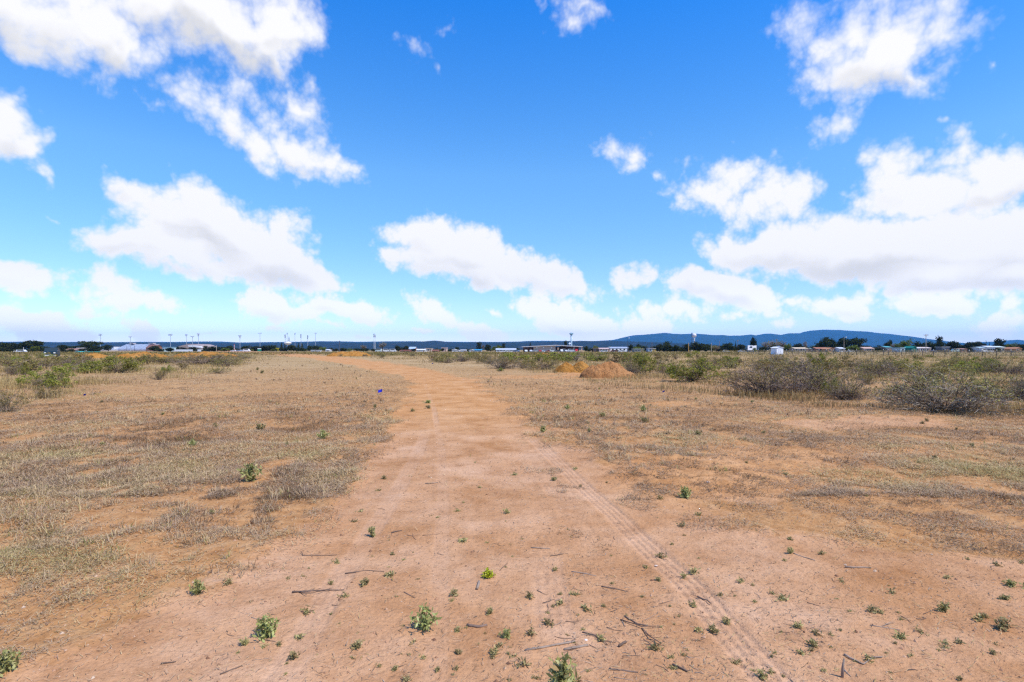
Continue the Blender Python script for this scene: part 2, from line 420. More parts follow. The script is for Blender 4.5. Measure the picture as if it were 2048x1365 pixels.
def leaf(ells):
    gt = bpy.data.node_groups.new('clouds', 'ShaderNodeTree')
    for nm, ty in (('place', 'NodeSocketVector'), ('ragged', 'NodeSocketFloat'), ('height', 'NodeSocketFloat'), ('blue', 'NodeSocketColor')):
        gt.interface.new_socket(nm, in_out='INPUT', socket_type=ty)
    gt.interface.new_socket('colour', in_out='OUTPUT', socket_type='NodeSocketColor')
    gi = N(gt, 'NodeGroupInput'); go = N(gt, 'NodeGroupOutput')
    P1_, nf_, elc_, sky_ = gi.outputs[0], gi.outputs[1], gi.outputs[2], gi.outputs[3]
    field = None; low = None
    for (px, py, rx, ry, rot, s) in ells:
        a = math.atan((px-1024)/F); e = math.atan((HOR-py)/F*math.cos(a))
        erx = rx/F*math.cos(a)**2*DEG; ery = ry/F*math.cos(a)*math.cos(e)*DEG
        w = s*math.sqrt(min(erx, ery)/2.0)
        K = 1.04 + 0.16*min(1, max(0, e*DEG-3)/6)
        mp = N(gt, 'ShaderNodeMapping', vector_type='TEXTURE')
        mp.inputs['Location'].default_value = (a*DEG, e*DEG, 0)
        mp.inputs['Rotation'].default_value = (0, 0, -R(rot))
        mp.inputs['Scale'].default_value = (erx*K, ery*K, 1)
        gt.links.new(P1_, mp.inputs['Vector'])
        f = mathn(gt, 'MULTIPLY_ADD', vmath('LENGTH', mp.outputs[0], nt=gt), -max(w, 0.5), w)
        # depth inside the cloud counted from its lower side: gives the grey bases
        if field is None: field = f
        else:
            m = N(gt, 'ShaderNodeMath', operation='SMOOTH_MAX'); m.inputs[2].default_value = 0.28
            gt.links.new(field, m.inputs[0]); gt.links.new(f, m.inputs[1]); field = m.outputs[0]
        if s >= 0.75:
            # how far below the middle of this puff, weighted by being inside it
            q = mathn(gt, 'MULTIPLY', vmath('DOT_PRODUCT', mp.outputs[0], (0, -1, 0), nt=gt), mathn(gt, 'MAXIMUM', f, 0.0))
            low = q if low is None else mathn(gt, 'ADD', low, q)
    d = mathn(gt, 'ADD', field, mathn(gt, 'MULTIPLY_ADD', nf_, 0.74, -0.35))
    mr = N(gt, 'ShaderNodeMapRange', interpolation_type='SMOOTHSTEP')
    mr.inputs[1].default_value = -0.06; gt.links.new(mathn(gt, 'MULTIPLY_ADD', elc_, 0.026, 0.15), mr.inputs[2])
    gt.links.new(d, mr.inputs[0])
    alpha = mr.outputs[0]
    if low is not None:
        ml = N(gt, 'ShaderNodeMapRange', interpolation_type='SMOOTHSTEP')
        ml.inputs[1].default_value = 0.0; ml.inputs[2].default_value = 0.56
        gt.links.new(mathn(gt, 'MULTIPLY_ADD', nf_, 0.12, mathn(gt, 'SUBTRACT', low, 0.10)), ml.inputs[0])
        shade = ml.outputs[0]
    else: shade = 0.0
    white = (CW*1.03, CW*1.025, CW*1.05)
    grey = (CW*0.76, CW*0.765, CW*0.80)
    cc = mixc(gt, shade, white, grey)
    # low clouds get a brightened colour to offset the haze that dims them
    lowglow = N(gt, 'ShaderNodeMapRange', interpolation_type='SMOOTHSTEP'); lowglow.inputs[1].default_value = 8.0; lowglow.inputs[2].default_value = 0.5
    lowglow.inputs[3].default_value = 1.0; lowglow.inputs[4].default_value = 1.36; gt.links.new(elc_, lowglow.inputs[0])
    vm = N(gt, 'ShaderNodeVectorMath', operation='SCALE'); gt.links.new(cc, vm.inputs[0]); gt.links.new(lowglow.outputs[0], vm.inputs['Scale']); cc = vm.outputs[0]
    col = mixc(gt, alpha, sky_, cc)
    gt.links.new(col, go.inputs[0])
    gn = N(wt, 'ShaderNodeGroup'); gn.node_tree = gt
    for k, v in enumerate((P1, nf, elc, SKYC)): wt.links.new(v, gn.inputs[k])
    bg = N(wt, 'ShaderNodeBackground'); wt.links.new(gn.outputs[0], bg.inputs[0]); bg.inputs[1].default_value = SKY_STRENGTH
    return bg.outputs[0]
def plain():
    bg = N(wt, 'ShaderNodeBackground'); wt.links.new(SKYC, bg.inputs[0]); bg.inputs[1].default_value = SKY_STRENGTH
    return bg.outputs[0]
def split(val, th, lo, hi):
    """lo where val < th, hi elsewhere"""
    mx = N(wt, 'ShaderNodeMixShader'); wt.links.new(mathn(wt, 'GREATER_THAN', val, th), mx.inputs[0])
    wt.links.new(lo, mx.inputs[1]); wt.links.new(hi, mx.inputs[2]); return mx.outputs[0]
cuts = [-1e6, 260, 560, 780, 1024, 1240, 1440, 1640, 1840, 1e6]
def reach(c):
    e = min(c[2], c[3])/F*DEG/2
    w = c[5]*math.sqrt(e); k = max(w, 0.5)
    return max(c[2], c[3])*1.12*(w+0.5)/k + 60
def sector(x0, x1):
    return leaf([c for c in CL if c[0]+reach(c) > x0 and c[0]-reach(c) < x1])
def tree(lo, hi):
    if hi - lo == 1: return sector(cuts[lo], cuts[hi])
    mid = (lo+hi)//2
    return split(az, math.atan((cuts[mid]-1024)/F)*DEG, tree(lo, mid), tree(mid, hi))
front = tree(0, len(cuts)-1)
absaz = mathn(wt, 'ABSOLUTE', az)
body = split(absaz, 56.0, front, plain())
body = split(el, 40.0, body, plain())
body = split(el, -0.6, plain(), body)
wt.links.new(body, wout.inputs[0])
world.cycles.sampling_method = 'NONE'

# ------------------------------------------------------------------ ground: one sheet from underfoot to the horizon
def make_ground():
    rows = np.concatenate([np.arange(2700, 1420, -5.0), np.arange(1420, 760, -0.9), np.arange(760, 704, -0.5), 700 + 4*np.power(0.93, np.arange(1, 52))])
    rad = EYE*F/(rows-HOR); rad = rad[rad < 17500]; rad = np.append(rad, 17500.0)
    ang = np.concatenate([np.arange(-180, -50, 5.0), np.arange(-50, 50, 0.1), np.arange(50, 180, 5.0)])
    na, nr = len(ang), len(rad)
    A, Rr = np.meshgrid(R(1)*ang, rad)
    X = (Rr*np.sin(A)).ravel(); Y = (Rr*np.cos(A)).ravel()
    z, b, pale = height(X, Y, True)
    r = np.hypot(X, Y)
    b = b*(Y > 0.3) + (Y <= 0.3)*0.8
    co = np.stack([X, Y, z], 1)
    co = np.vstack([co, [[0, 0, 0]]])
    i = np.arange(nr-1)[:, None]*na; j = np.arange(na)[None, :]; j2 = (j+1) % na
    quads = np.stack([i+j, i+na+j, i+na+j2, i+j2], -1).reshape(-1, 4)
    quads = quads[:, ::-1]
    c = len(co)-1; jj = np.arange(na)
    tris = np.stack([np.full(na, c), (jj+1) % na, jj], 1)
    row, px = rowcol(X, Y)
    orange = np.maximum(sstep(915, 800, row)*sstep(690, 720, row), 0.8*sstep(1150, 1330, px)*sstep(1060, 960, row))
    att = {'bare': np.append(b, 1), 'pale': np.append(np.maximum(pale, 0.8*pale_patch(X, Y)*b), 0), 'orange': np.append(orange, 0)}
    m, nt, bs = new_mat('soil')
    g = N(nt, 'ShaderNodeNewGeometry'); pos = g.outputs['Position']
    def att_(n): return N(nt, 'ShaderNodeAttribute', attribute_name=n).outputs['Fac']
    nA = noise(nt, pos, 0.9, 6, 0.62); nB = noise(nt, pos, 6.0, 6, 0.65); nC = noise(nt, pos, 38.0, 4, 0.65); nD = noise(nt, pos, 150.0, 3, 0.6)
    pink = ramp(nt, nA, [(0.28, (0.39,0.185,0.072)), (0.5, (0.495,0.272,0.138)), (0.72, (0.58,0.355,0.212))])
    orng = ramp(nt, nA, [(0.28, (0.41,0.185,0.058)), (0.5, (0.53,0.268,0.098)), (0.75, (0.60,0.335,0.145))])
    c1 = mixc(nt, mathn(nt, 'MULTIPLY', att_('orange'), 0.75), pink, orng)
    c1 = mixc(nt, mathn(nt, 'MULTIPLY', att_('pale'), 0.45), c1, (0.58,0.375,0.245))
    litter = ramp(nt, nB, [(0.25, (0.32,0.145,0.05)), (0.5, (0.45,0.235,0.095)), (0.75, (0.50,0.31,0.155))])
    # far off, single blades are too small to see: the sheet takes their colour
    dist = N(nt, 'ShaderNodeVectorMath', operation='LENGTH'); nt.links.new(pos, dist.inputs[0])
    far = N(nt, 'ShaderNodeMapRange'); far.inputs[1].default_value = 9; far.inputs[2].default_value = 60; nt.links.new(dist.outputs['Value'], far.inputs[0])
    fn = noise(nt, pos, 0.12, 6, 0.6)
    straw = ramp(nt, fn, [(0.3, (0.30,0.205,0.09)), (0.5, (0.40,0.285,0.14)), (0.7, (0.46,0.345,0.19))])
    rim = N(nt, 'ShaderNodeMapRange'); rim.inputs[1].default_value = 130; rim.inputs[2].default_value = 230; nt.links.new(dist.outputs['Value'], rim.inputs[0])
    straw = mixc(nt, mathn(nt, 'MULTIPLY', rim.outputs[0], 0.7), straw, ramp(nt, fn, [(0.35, (0.13,0.12,0.045)), (0.6, (0.25,0.20,0.09))]))
    litter = mixc(nt, mathn(nt, 'MULTIPLY', far.outputs[0], 0.8), litter, straw)
    bmask = N(nt, 'ShaderNodeMapRange', interpolation_type='SMOOTHSTEP'); bmask.inputs[1].default_value = 0.25; bmask.inputs[2].default_value = 0.75
    nt.links.new(mathn(nt, 'ADD', att_('bare'), mathn(nt, 'MULTIPLY_ADD', nB, 1.1, -0.55)), bmask.inputs[0])
    c2 = mixc(nt, bmask.outputs[0], litter, c1)
    # grains, crumbs and specks
    sp = ramp(nt, nC, [(0.3, (0.80,0.78,0.76)), (0.5, (1,1,1)), (0.72, (1.10,1.09,1.08))])
    c3 = mixc(nt, 0.85, c2, sp, 'MULTIPLY')
    mott = ramp(nt, noise(nt, pos, 2.6, 5, 0.7), [(0.3, (0.74,0.66,0.58)), (0.5, (1,0.98,0.96)), (0.72, (1.10,1.12,1.14))])
    c3 = mixc(nt, 0.8, c3, mott, 'MULTIPLY')
    vor = N(nt, 'ShaderNodeTexVoronoi'); vor.inputs['Scale'].default_value = 26; vor.inputs['Randomness'].default_value = 1; nt.links.new(pos, vor.inputs['Vector'])
    vm = N(nt, 'ShaderNodeMapRange'); vm.inputs[1].default_value = 0.10; vm.inputs[2].default_value = 0.16; vm.inputs[3].default_value = 1; vm.inputs[4].default_value = 0; nt.links.new(vor.outputs['Distance'], vm.inputs[0])
    sepc = N(nt, 'ShaderNodeSeparateColor'); nt.links.new(vor.outputs['Color'], sepc.inputs[0])
    few = mathn(nt, 'GREATER_THAN', sepc.outputs[0], 0.80)
    grit = mixc(nt, sepc.outputs[1], (0.15,0.08,0.045), (0.44,0.33,0.24))
    c4 = mixc(nt, mathn(nt, 'MULTIPLY', mathn(nt, 'MULTIPLY', vm.outputs[0], few), 0.7), c3, grit)
    vor2 = N(nt, 'ShaderNodeTexVoronoi'); vor2.inputs['Scale'].default_value = 70; nt.links.new(pos, vor2.inputs['Vector'])
    vm2 = N(nt, 'ShaderNodeMapRange'); vm2.inputs[1].default_value = 0.16; vm2.inputs[2].default_value = 0.26; vm2.inputs[3].default_value = 1; vm2.inputs[4].default_value = 0; nt.links.new(vor2.outputs['Distance'], vm2.inputs[0])
    sc2 = N(nt, 'ShaderNodeSeparateColor'); nt.links.new(vor2.outputs['Color'], sc2.inputs[0])
    few2 = mathn(nt, 'MULTIPLY', mathn(nt, 'GREATER_THAN', sc2.outputs[0], 0.66), vm2.outputs[0])
    c4 = mixc(nt, mathn(nt, 'MULTIPLY', few2, 0.75), c4, mixc(nt, sc2.outputs[1], (0.20,0.095,0.04), (0.56,0.39,0.26)))
    nt.links.new(c4, bs.inputs['Base Color'])
    bs.inputs['Roughness'].default_value = 0.95; bs.inputs['Specular IOR Level'].default_value = 0.08
    hgt = mathn(nt, 'ADD', mathn(nt, 'MULTIPLY', nC, 0.016), mathn(nt, 'ADD', mathn(nt, 'MULTIPLY', nD, 0.0035), mathn(nt, 'MULTIPLY', nB, 0.035)))
    bp = N(nt, 'ShaderNodeBump'); bp.inputs['Strength'].default_value = 0.75; bp.inputs['Distance'].default_value = 1.0
    nt.links.new(hgt, bp.inputs['Height']); nt.links.new(bp.outputs[0], bs.inputs['Normal'])
    me = np_mesh('ground', co, quads, tris, att, [m], True)
    return structure(link('ground', me))
ground = make_ground()

# ------------------------------------------------------------------ hills
def ridge(name, prof, y0, yc, y1, seed, rough, mat, px_lo=-1500, px_hi=3500, gully=0.35, step=4):
    """a range whose crest follows the outline; slopes cut by gullies"""
    pxs = np.arange(px_lo, px_hi+1, step, dtype=float)
    crest = np.interp(pxs, [p[0] for p in prof], [p[1] for p in prof])
    crest = crest + rough*(fbm(pxs/14.0, pxs*0+seed, 4, seed)-0.5)*2
    ts = np.concatenate([np.linspace(0, 1, 26), np.linspace(1, 2, 10)[1:]])
    Y = np.where(ts <= 1, y0+(yc-y0)*ts, yc+(y1-yc)*(ts-1))
    PX, T = np.meshgrid(pxs, ts); YY = np.repeat(Y[:, None], len(pxs), 1)
    X = (PX-1024)/F*yc * (0.85+0.15*YY/yc)
    H = (EYE + (HOR-crest)/F*yc)[None, :]
    sl = np.where(T <= 1, np.power(np.clip(T, 0, 1), 1.25), 1-sstep(1, 2, T))
    g = fbm(X/(yc*0.022)+seed, YY/(yc*0.06), 5, seed+3)-0.5
    Z = H*sl + H*gully*g*np.sin(np.clip(T, 0, 1)*math.pi)*1.2 - 6*(1-np.clip(T*20, 0, 1))
    Z = np.where((T > 1.99) | (T < 0.001), -8, Z)
    co = np.stack([X.ravel(), YY.ravel(), Z.ravel()], 1)
    na = len(pxs); i = np.arange(len(ts)-1)[:, None]*na; j = np.arange(na-1)[None, :]
    quads = np.stack([i+j, i+j+1, i+na+j+1, i+na+j], -1).reshape(-1, 4)
    return structure(link(name, np_mesh(name, co, quads, None, None, [mat], True)))
def forest(name, a, b, c, sc):
    m, nt, bs = new_mat(name)
    g = N(nt, 'ShaderNodeNewGeometry')
    n = noise(nt, g.outputs['Position'], sc, 8, 0.65); n2 = noise(nt, g.outputs['Position'], sc*0.12, 4, 0.6)
    col = ramp(nt, n, [(0.3, a), (0.52, b), (0.75, c)])
    col = mixc(nt, mathn(nt, 'MULTIPLY', n2, 0.5), col, b)
    nt.links.new(col, bs.inputs['Base Color']); bs.inputs['Roughness'].default_value = 1; bs.inputs['Specular IOR Level'].default_value = 0
    return m
mesa_prof = [(-1500,690),(-400,686),(0,685.5),(60,684.5),(130,686),(170,684.5),(200,686),(280,686),(350,686),(420,686),(480,687.5),(540,687),(600,686),(640,685),(720,686),(790,685.5),(850,683),(868,681.5),(885,683),(905,685.5),(930,686.5),(952,685),(980,686),(1010,685.5),(1055,684.5),(1090,684.5),(1130,684),(1160,682),(1190,682.5),(1240,682.5),(1300,684.5),(1350,686.5),(1390,688.5),(1430,691),(1480,694),(1560,698),(1800,699),(3500,699)]
far_prof = [(-1500,688),(-300,685),(0,684.2),(60,683.5),(120,684.8),(170,683.8),(200,685),(280,684.2),(350,684.3),(400,683.4),(440,683.4),(480,685.5),(540,684.6),(600,684),(640,682.9),(680,683.1),(710,684),(760,683.4),(800,682.9),(830,683),(900,684),(1000,684.4),(1040,683.5),(1055,682.4),(1090,682),(1130,682.2),(1150,682.5),(1190,683),(1300,690),(3500,690)]
mtn_prof = [(-1500,699),(1000,698),(1100,691),(1160,684.5),(1200,682),(1228,680),(1250,674.5),(1266,671.2),(1285,670),(1310,668),(1330,666),(1345,667.8),(1365,668.8),(1390,667.8),(1410,669),(1430,670.8),(1445,670.2),(1457,671.8),(1480,671.5),(1502,669.6),(1512,671),(1528,668),(1540,667.6),(1565,670.6),(1577,667),(1605,666.8),(1618,662),(1646,659.8),(1680,660.5),(1700,662),(1735,663.8),(1760,666.8),(1785,668.8),(1800,670.8),(1820,673),(1840,676),(1865,681),(1900,688),(1935,686.5),(1960,684.8),(1985,683.8),(2005,682.8),(2022,681),(2036,679.8),(2050,681.5),(2100,684),(2200,688),(3500,692)]
M_MESA = forest('hazed_mesa_woods', (0.012,0.024,0.034), (0.024,0.036,0.044), (0.085,0.075,0.07), 0.012)  # woods with distance blue mixed into the colour, the haze being thin here
M_MTN = forest('mountain_woods', (0.012,0.026,0.034), (0.022,0.040,0.046), (0.042,0.056,0.056), 0.004)
ridge('mountain_range', mtn_prof, 10500, 13500, 16000, 41, 0.25, M_MTN)
ridge('far_plateau', far_prof, 7800, 9300, 10400, 51, 0.12, M_MTN, gully=0.2)
ridge('wooded_mesa', mesa_prof, 3000, 5200, 6600, 61, 0.2, M_MESA, gully=0.5)

# ------------------------------------------------------------------ the air between here and the hills
def make_haze():
    mb = MB().box(-17600, 17600, -17600, 17600, -12, 530)
    m = bpy.data.materials.new('haze'); m.use_nodes = True; nt = m.node_tree; nt.nodes.clear()
    out = N(nt, 'ShaderNodeOutputMaterial'); v = N(nt, 'ShaderNodeVolumePrincipled')
    v.inputs['Color'].default_value = (0.13, 0.50, 1.0, 1); v.inputs['Density'].default_value = HAZE
    v.inputs['Anisotropy'].default_value = 0.0
    nt.links.new(v.outputs[0], out.inputs['Volume'])
    stuff(mb.build('haze', m))
HAZE = 4.2e-5
make_haze()
# ------------------------------------------------------------------ dry grass (beyond counting)
def blades(P, az, a0, a1, length, width, tint):
    """curved two-piece blades: P root points, az heading, a0/a1 lean from the vertical of the lower/upper half"""
    n = len(P)
    h = np.stack([np.sin(az), np.cos(az), np.zeros(n)], 1); s = np.stack([np.cos(az), -np.sin(az), np.zeros(n)], 1)
    up = np.array([[0, 0, 1.0]])
    L = (length*0.5)[:, None]
    M = P + L*(h*np.sin(a0)[:, None] + up*np.cos(a0)[:, None])
    T = M + L*(h*np.sin(a1)[:, None] + up*np.cos(a1)[:, None])
    w = (width*0.5)[:, None]
    co = np.stack([P - s*w, P + s*w, M - s*w*0.8, M + s*w*0.8, T], 1).reshape(-1, 3)
    b = np.arange(n)[:, None]*5
    q = b + np.array([[0, 1, 3, 2]]); t = b + np.array([[2, 3, 4]])
    return co, q, t, np.repeat(tint, 5)
def blade_object(name, sets, mat):
    cos, qs, ts, ti = [], [], [], []; off = 0
    for co, q, t, tt in sets:
        cos.append(co); qs.append(q+off); ts.append(t+off); ti.append(tt); off += len(co)
    me = np_mesh(name, np.concatenate(cos), np.concatenate(qs), np.concatenate(ts), {'tint': np.concatenate(ti)}, [mat])
    return stuff(link(name, me))
def sample(n, row0, row1, px0=-700, px1=2750, power=1.0):
    u = RNG.random(n)**power
    row = row0 + (row1-row0)*u; px = RNG.uniform(px0, px1, n)
    Y = EYE*F/(row-HOR); return (px-1024)/F*Y, Y, px, row
TREAD = lambda X, Y: track_height(X, Y)[1]

def make_litter():
    A = sample(1050000, 722, 1420); B = sample(930000, 728, 1000); X, Y, px, row = [np.concatenate(p) for p in zip(A, B)]
    tuftlets = sstep(0.56, 0.66, fbm(X*1.7+3, Y*1.7, 3, 53))*sstep(1010, 1150, px)*sstep(1120, 1020, row)
    b = bare(X, Y); pt = patches(X, Y)
    keep = RNG.random(len(X)) < (1-b)**1.2*(0.05+0.95*pt)*(0.55+0.45*sstep(1300, 1000, row)) + 0.010*(1-TREAD(X, Y)) + 0.55*tuftlets*b
    X, Y, px, row, pt, b = X[keep], Y[keep], px[keep], row[keep], pt[keep], b[keep]
    n = len(X); z = height(X, Y)
    grey = fbm(X*0.7+3, Y*0.7, 3, 44)
    tint = np.clip(0.46 + 1.5*(grey-0.5) + RNG.normal(0, 0.17, n), 0.02, 0.9)
    dark = RNG.random(n) < 0.14; tint[dark] = RNG.uniform(0, 0.15, dark.sum())
    green = RNG.random(n) < 0.02; tint[green] = RNG.uniform(0.93, 1.0, green.sum())
    far = 1 + Y*0.025
    P = np.stack([X, Y, z + 0.004 + RNG.random(n)*0.02*(0.3+pt)], 1)
    a0 = np.clip(RNG.normal(1.42, 0.16, n), 0.5, 1.62); a1 = np.clip(a0 + RNG.normal(0.08, 0.25, n), 0.5, 1.8)
    up = RNG.random(n) < 0.05; a0[up] = RNG.uniform(0.3, 1.0, up.sum()); a1[up] = a0[up] + RNG.uniform(0, 0.9, up.sum())
    ln = RNG.uniform(0.015, 0.075, n)*far*(0.75+0.25*sstep(4, 9, Y)); wd = (0.0009 + 0.00058*Y)*RNG.uniform(0.7, 1.4, n)
    return blades(P, RNG.uniform(0, 2*math.pi, n), a0, a1, ln, wd, tint)
def make_tufts():
    X, Y, px, row = sample(28500, 716, 1380)
    b = bare(X, Y); pt = patches(X, Y); cl = fbm(X*0.35, Y*0.35, 3, 71)
    keep = RNG.random(len(X)) < (1-b)**2*pt*sstep(0.44, 0.64, cl)*(0.12+0.88*sstep(1230, 900, row))
    X, Y, row = X[keep], Y[keep], row[keep]
    k = 16; n = len(X)*k
    size = np.repeat(RNG.uniform(0.5, 1.25, len(X)), k)
    ang = RNG.uniform(0, 2*math.pi, n); rad = RNG.random(n)**0.6*0.055*size
    XX = np.repeat(X, k) + np.cos(ang)*rad; YY = np.repeat(Y, k) + np.sin(ang)*rad
    far = 1 + YY*0.02
    P = np.stack([XX, YY, height(XX, YY)-0.005], 1)
    base = np.clip(RNG.normal(0.62, 0.16, len(X)), 0.2, 1.0); base[RNG.random(len(X)) < 0.16] = 0.10; base = np.repeat(base, k)
    tint = np.clip(base + RNG.normal(0, 0.10, n), 0, 1)
    a0 = RNG.uniform(0.2, 1.15, n); a1 = a0 + RNG.uniform(0.0, 0.9, n)
    return blades(P, ang + RNG.normal(0, 0.6, n), a0, a1, RNG.uniform(0.04, 0.125, n)*size*far, (0.0018+0.00055*YY)*RNG.uniform(0.7, 1.3, n), tint)
def tall_mask(px, row):
    e = np.interp(px, [-200,0,120,220,350,450,520,640,1000,1100,1200,1400,1600,1800,2048,2300], [835,822,800,772,765,742,722,713,733,752,770,790,815,832,850,870])
    return 1 - sstep(e-14, e+6, row)
def make_tall():
    Y = np.exp(RNG.uniform(math.log(11), math.log(170), 430000)); px = RNG.uniform(-450, 2550, len(Y))
    X = (px-1024)/F*Y; row = HOR + EYE*F/Y
    cl = fbm(X*0.35+9, Y*0.35, 4, 81)
    keep = RNG.random(len(X)) < tall_mask(px, row)*(1-bare(X, Y))**2*sstep(0.34, 0.62, cl)
    X, Y, cl = X[keep], Y[keep], cl[keep]; n = len(X)
    P = np.stack([X, Y, height(X, Y)-0.01], 1)
    hgt = (0.10 + 0.28*sstep(0.42, 0.7, cl))*RNG.uniform(0.6, 1.2, n)
    tint = np.clip(0.30 + 0.8*(fbm(X*0.12, Y*0.12, 3, 91)-0.35) + RNG.normal(0, 0.15, n), 0, 0.9)
    a0 = RNG.uniform(0, 0.35, n); a1 = a0 + RNG.uniform(0, 0.7, n)
    return blades(P, RNG.uniform(0, 2*math.pi, n), a0, a1, hgt, (0.003+0.00062*Y)*RNG.uniform(0.7, 1.3, n), tint)
blade_object('dry_grass', [make_litter(), make_tufts()], M_STRAW)
blade_object('tall_dry_grass', [make_tall()], M_TALL)

def make_crumbs():
    """crumbs of soil and chips of stem on the bare earth"""
    X, Y, px, row = sample(45000, 850, 1420)
    b = bare(X, Y); row_, px_ = rowcol(X, Y)
    clod = 1 - sstep(0.3, 1.1, np.sqrt(((px-1420)/330)**2 + ((row-940)/75)**2))
    keep = RNG.random(len(X)) < (0.20 + 0.6*clod + 0.2*(1-b))*(1-0.8*TREAD(X, Y))
    X, Y = X[keep], Y[keep]; n = len(X)
    s = RNG.uniform(0.0018, 0.0055, n)*(1 + (RNG.random(n) < 0.07)*1.9)*(0.7+Y*0.07)
    base = np.array([[1,0,0],[0,1,0],[-1,0,0],[0,-1,0],[0,0,0.8],[0,0,-0.6]], float)
    fac = np.array([[0,1,4],[1,2,4],[2,3,4],[3,0,4],[1,0,5],[2,1,5],[3,2,5],[0,3,5]])
    co = base[None]*RNG.uniform(0.6, 1.4, (n, 6, 3))*s[:, None, None]
    co += np.stack([X, Y, height(X, Y, True)[0]+0.001], 1)[:, None, :]
    tris = (np.arange(n)[:, None, None]*6 + fac[None]).reshape(-1, 3)
    m, nt, bs = new_mat('soil_crumb')
    at = N(nt, 'ShaderNodeAttribute', attribute_name='tint')
    nt.links.new(ramp(nt, at.outputs['Fac'], [(0, (0.16,0.08,0.045)), (0.55, (0.40,0.215,0.12)), (0.9, (0.50,0.31,0.19)), (1, (0.54,0.40,0.28))]), bs.inputs['Base Color'])
    stuff(link('soil_crumbs', np_mesh('soil_crumbs', co.reshape(-1, 3), None, tris, {'tint': np.repeat(RNG.random(n), 6)}, [m])))
make_crumbs()
def make_chaff():
    X, Y, px, row = sample(45000, 800, 1420)
    b = bare(X, Y); cl = fbm(X*0.8, Y*0.8, 3, 99)
    left = sstep(760, 420, px)*sstep(1000, 1080, row)
    keep = RNG.random(len(X)) < (0.10 + 0.9*sstep(0.46, 0.68, cl) + 0.9*left*sstep(0.38, 0.6, cl))*(1-0.7*TREAD(X, Y))*0.40
    X, Y = X[keep], Y[keep]; n = len(X)
    P = np.stack([X, Y, height(X, Y, True)[0]+0.003], 1)
    tint = np.where(RNG.random(n) < 0.72, RNG.uniform(0.0, 0.5, n), RNG.uniform(0.7, 1.0, n))
    a0 = RNG.normal(1.5, 0.08, n); a1 = a0 + RNG.normal(0, 0.12, n)
    return blades(P, RNG.uniform(0, 2*math.pi, n), a0, a1, RNG.uniform(0.008, 0.048, n)*(0.7+0.05*Y), (0.0011+0.00055*Y)*RNG.uniform(0.7, 1.5, n), tint)
blade_object('twig_litter', [make_chaff()], M_TWIG)

# ------------------------------------------------------------------ shrubs
def strips(P0, P1, w0, w1, tint):
    n = len(P0); d = P1-P0
    r = RNG.normal(size=(n, 3)); s = np.cross(d, r); s /= (np.linalg.norm(s, axis=1, keepdims=True)+1e-9)
    w0 = np.broadcast_to(w0, n)[:, None]*0.5; w1 = np.broadcast_to(w1, n)[:, None]*0.5
    co = np.stack([P0-s*w0, P0+s*w0, P1+s*w1, P1-s*w1], 1).reshape(-1, 3)
    return co, np.arange(n)[:, None]*4 + np.array([[0, 1, 2, 3]]), np.repeat(np.broadcast_to(tint, n), 4)
def leaves(C, size, tint, flat=0.0, long=1.6):
    n = len(C); a = RNG.normal(size=(n, 3)); a[:, 2] = a[:, 2]*(1-flat) + 0.25
    a /= np.linalg.norm(a, axis=1, keepdims=True)
    b = np.cross(a, RNG.normal(size=(n, 3))); b /= (np.linalg.norm(b, axis=1, keepdims=True)+1e-9)
    s = np.broadcast_to(size, n)[:, None]
    co = np.stack([C, C + a*s*0.5*long + b*s*0.5, C + a*s*long, C + a*s*0.5*long - b*s*0.5], 1).reshape(-1, 3)
    return co, np.arange(n)[:, None]*4 + np.array([[0, 1, 2, 3]]), np.repeat(np.broadcast_to(tint, n), 4)
def merge(name, sets, mats, idx=None):
    cos, qs, ti, mi = [], [], [], []; off = 0
    for k, (co, q, t) in enumerate(sets):
        cos.append(co); qs.append(q+off); ti.append(t); off += len(co)
        mi.append(np.full(len(q), idx[k] if idx else 0))
    return np_mesh(name, np.concatenate(cos), np.concatenate(qs), None, {'tint': np.concatenate(ti)}, mats, False, np.concatenate(mi))
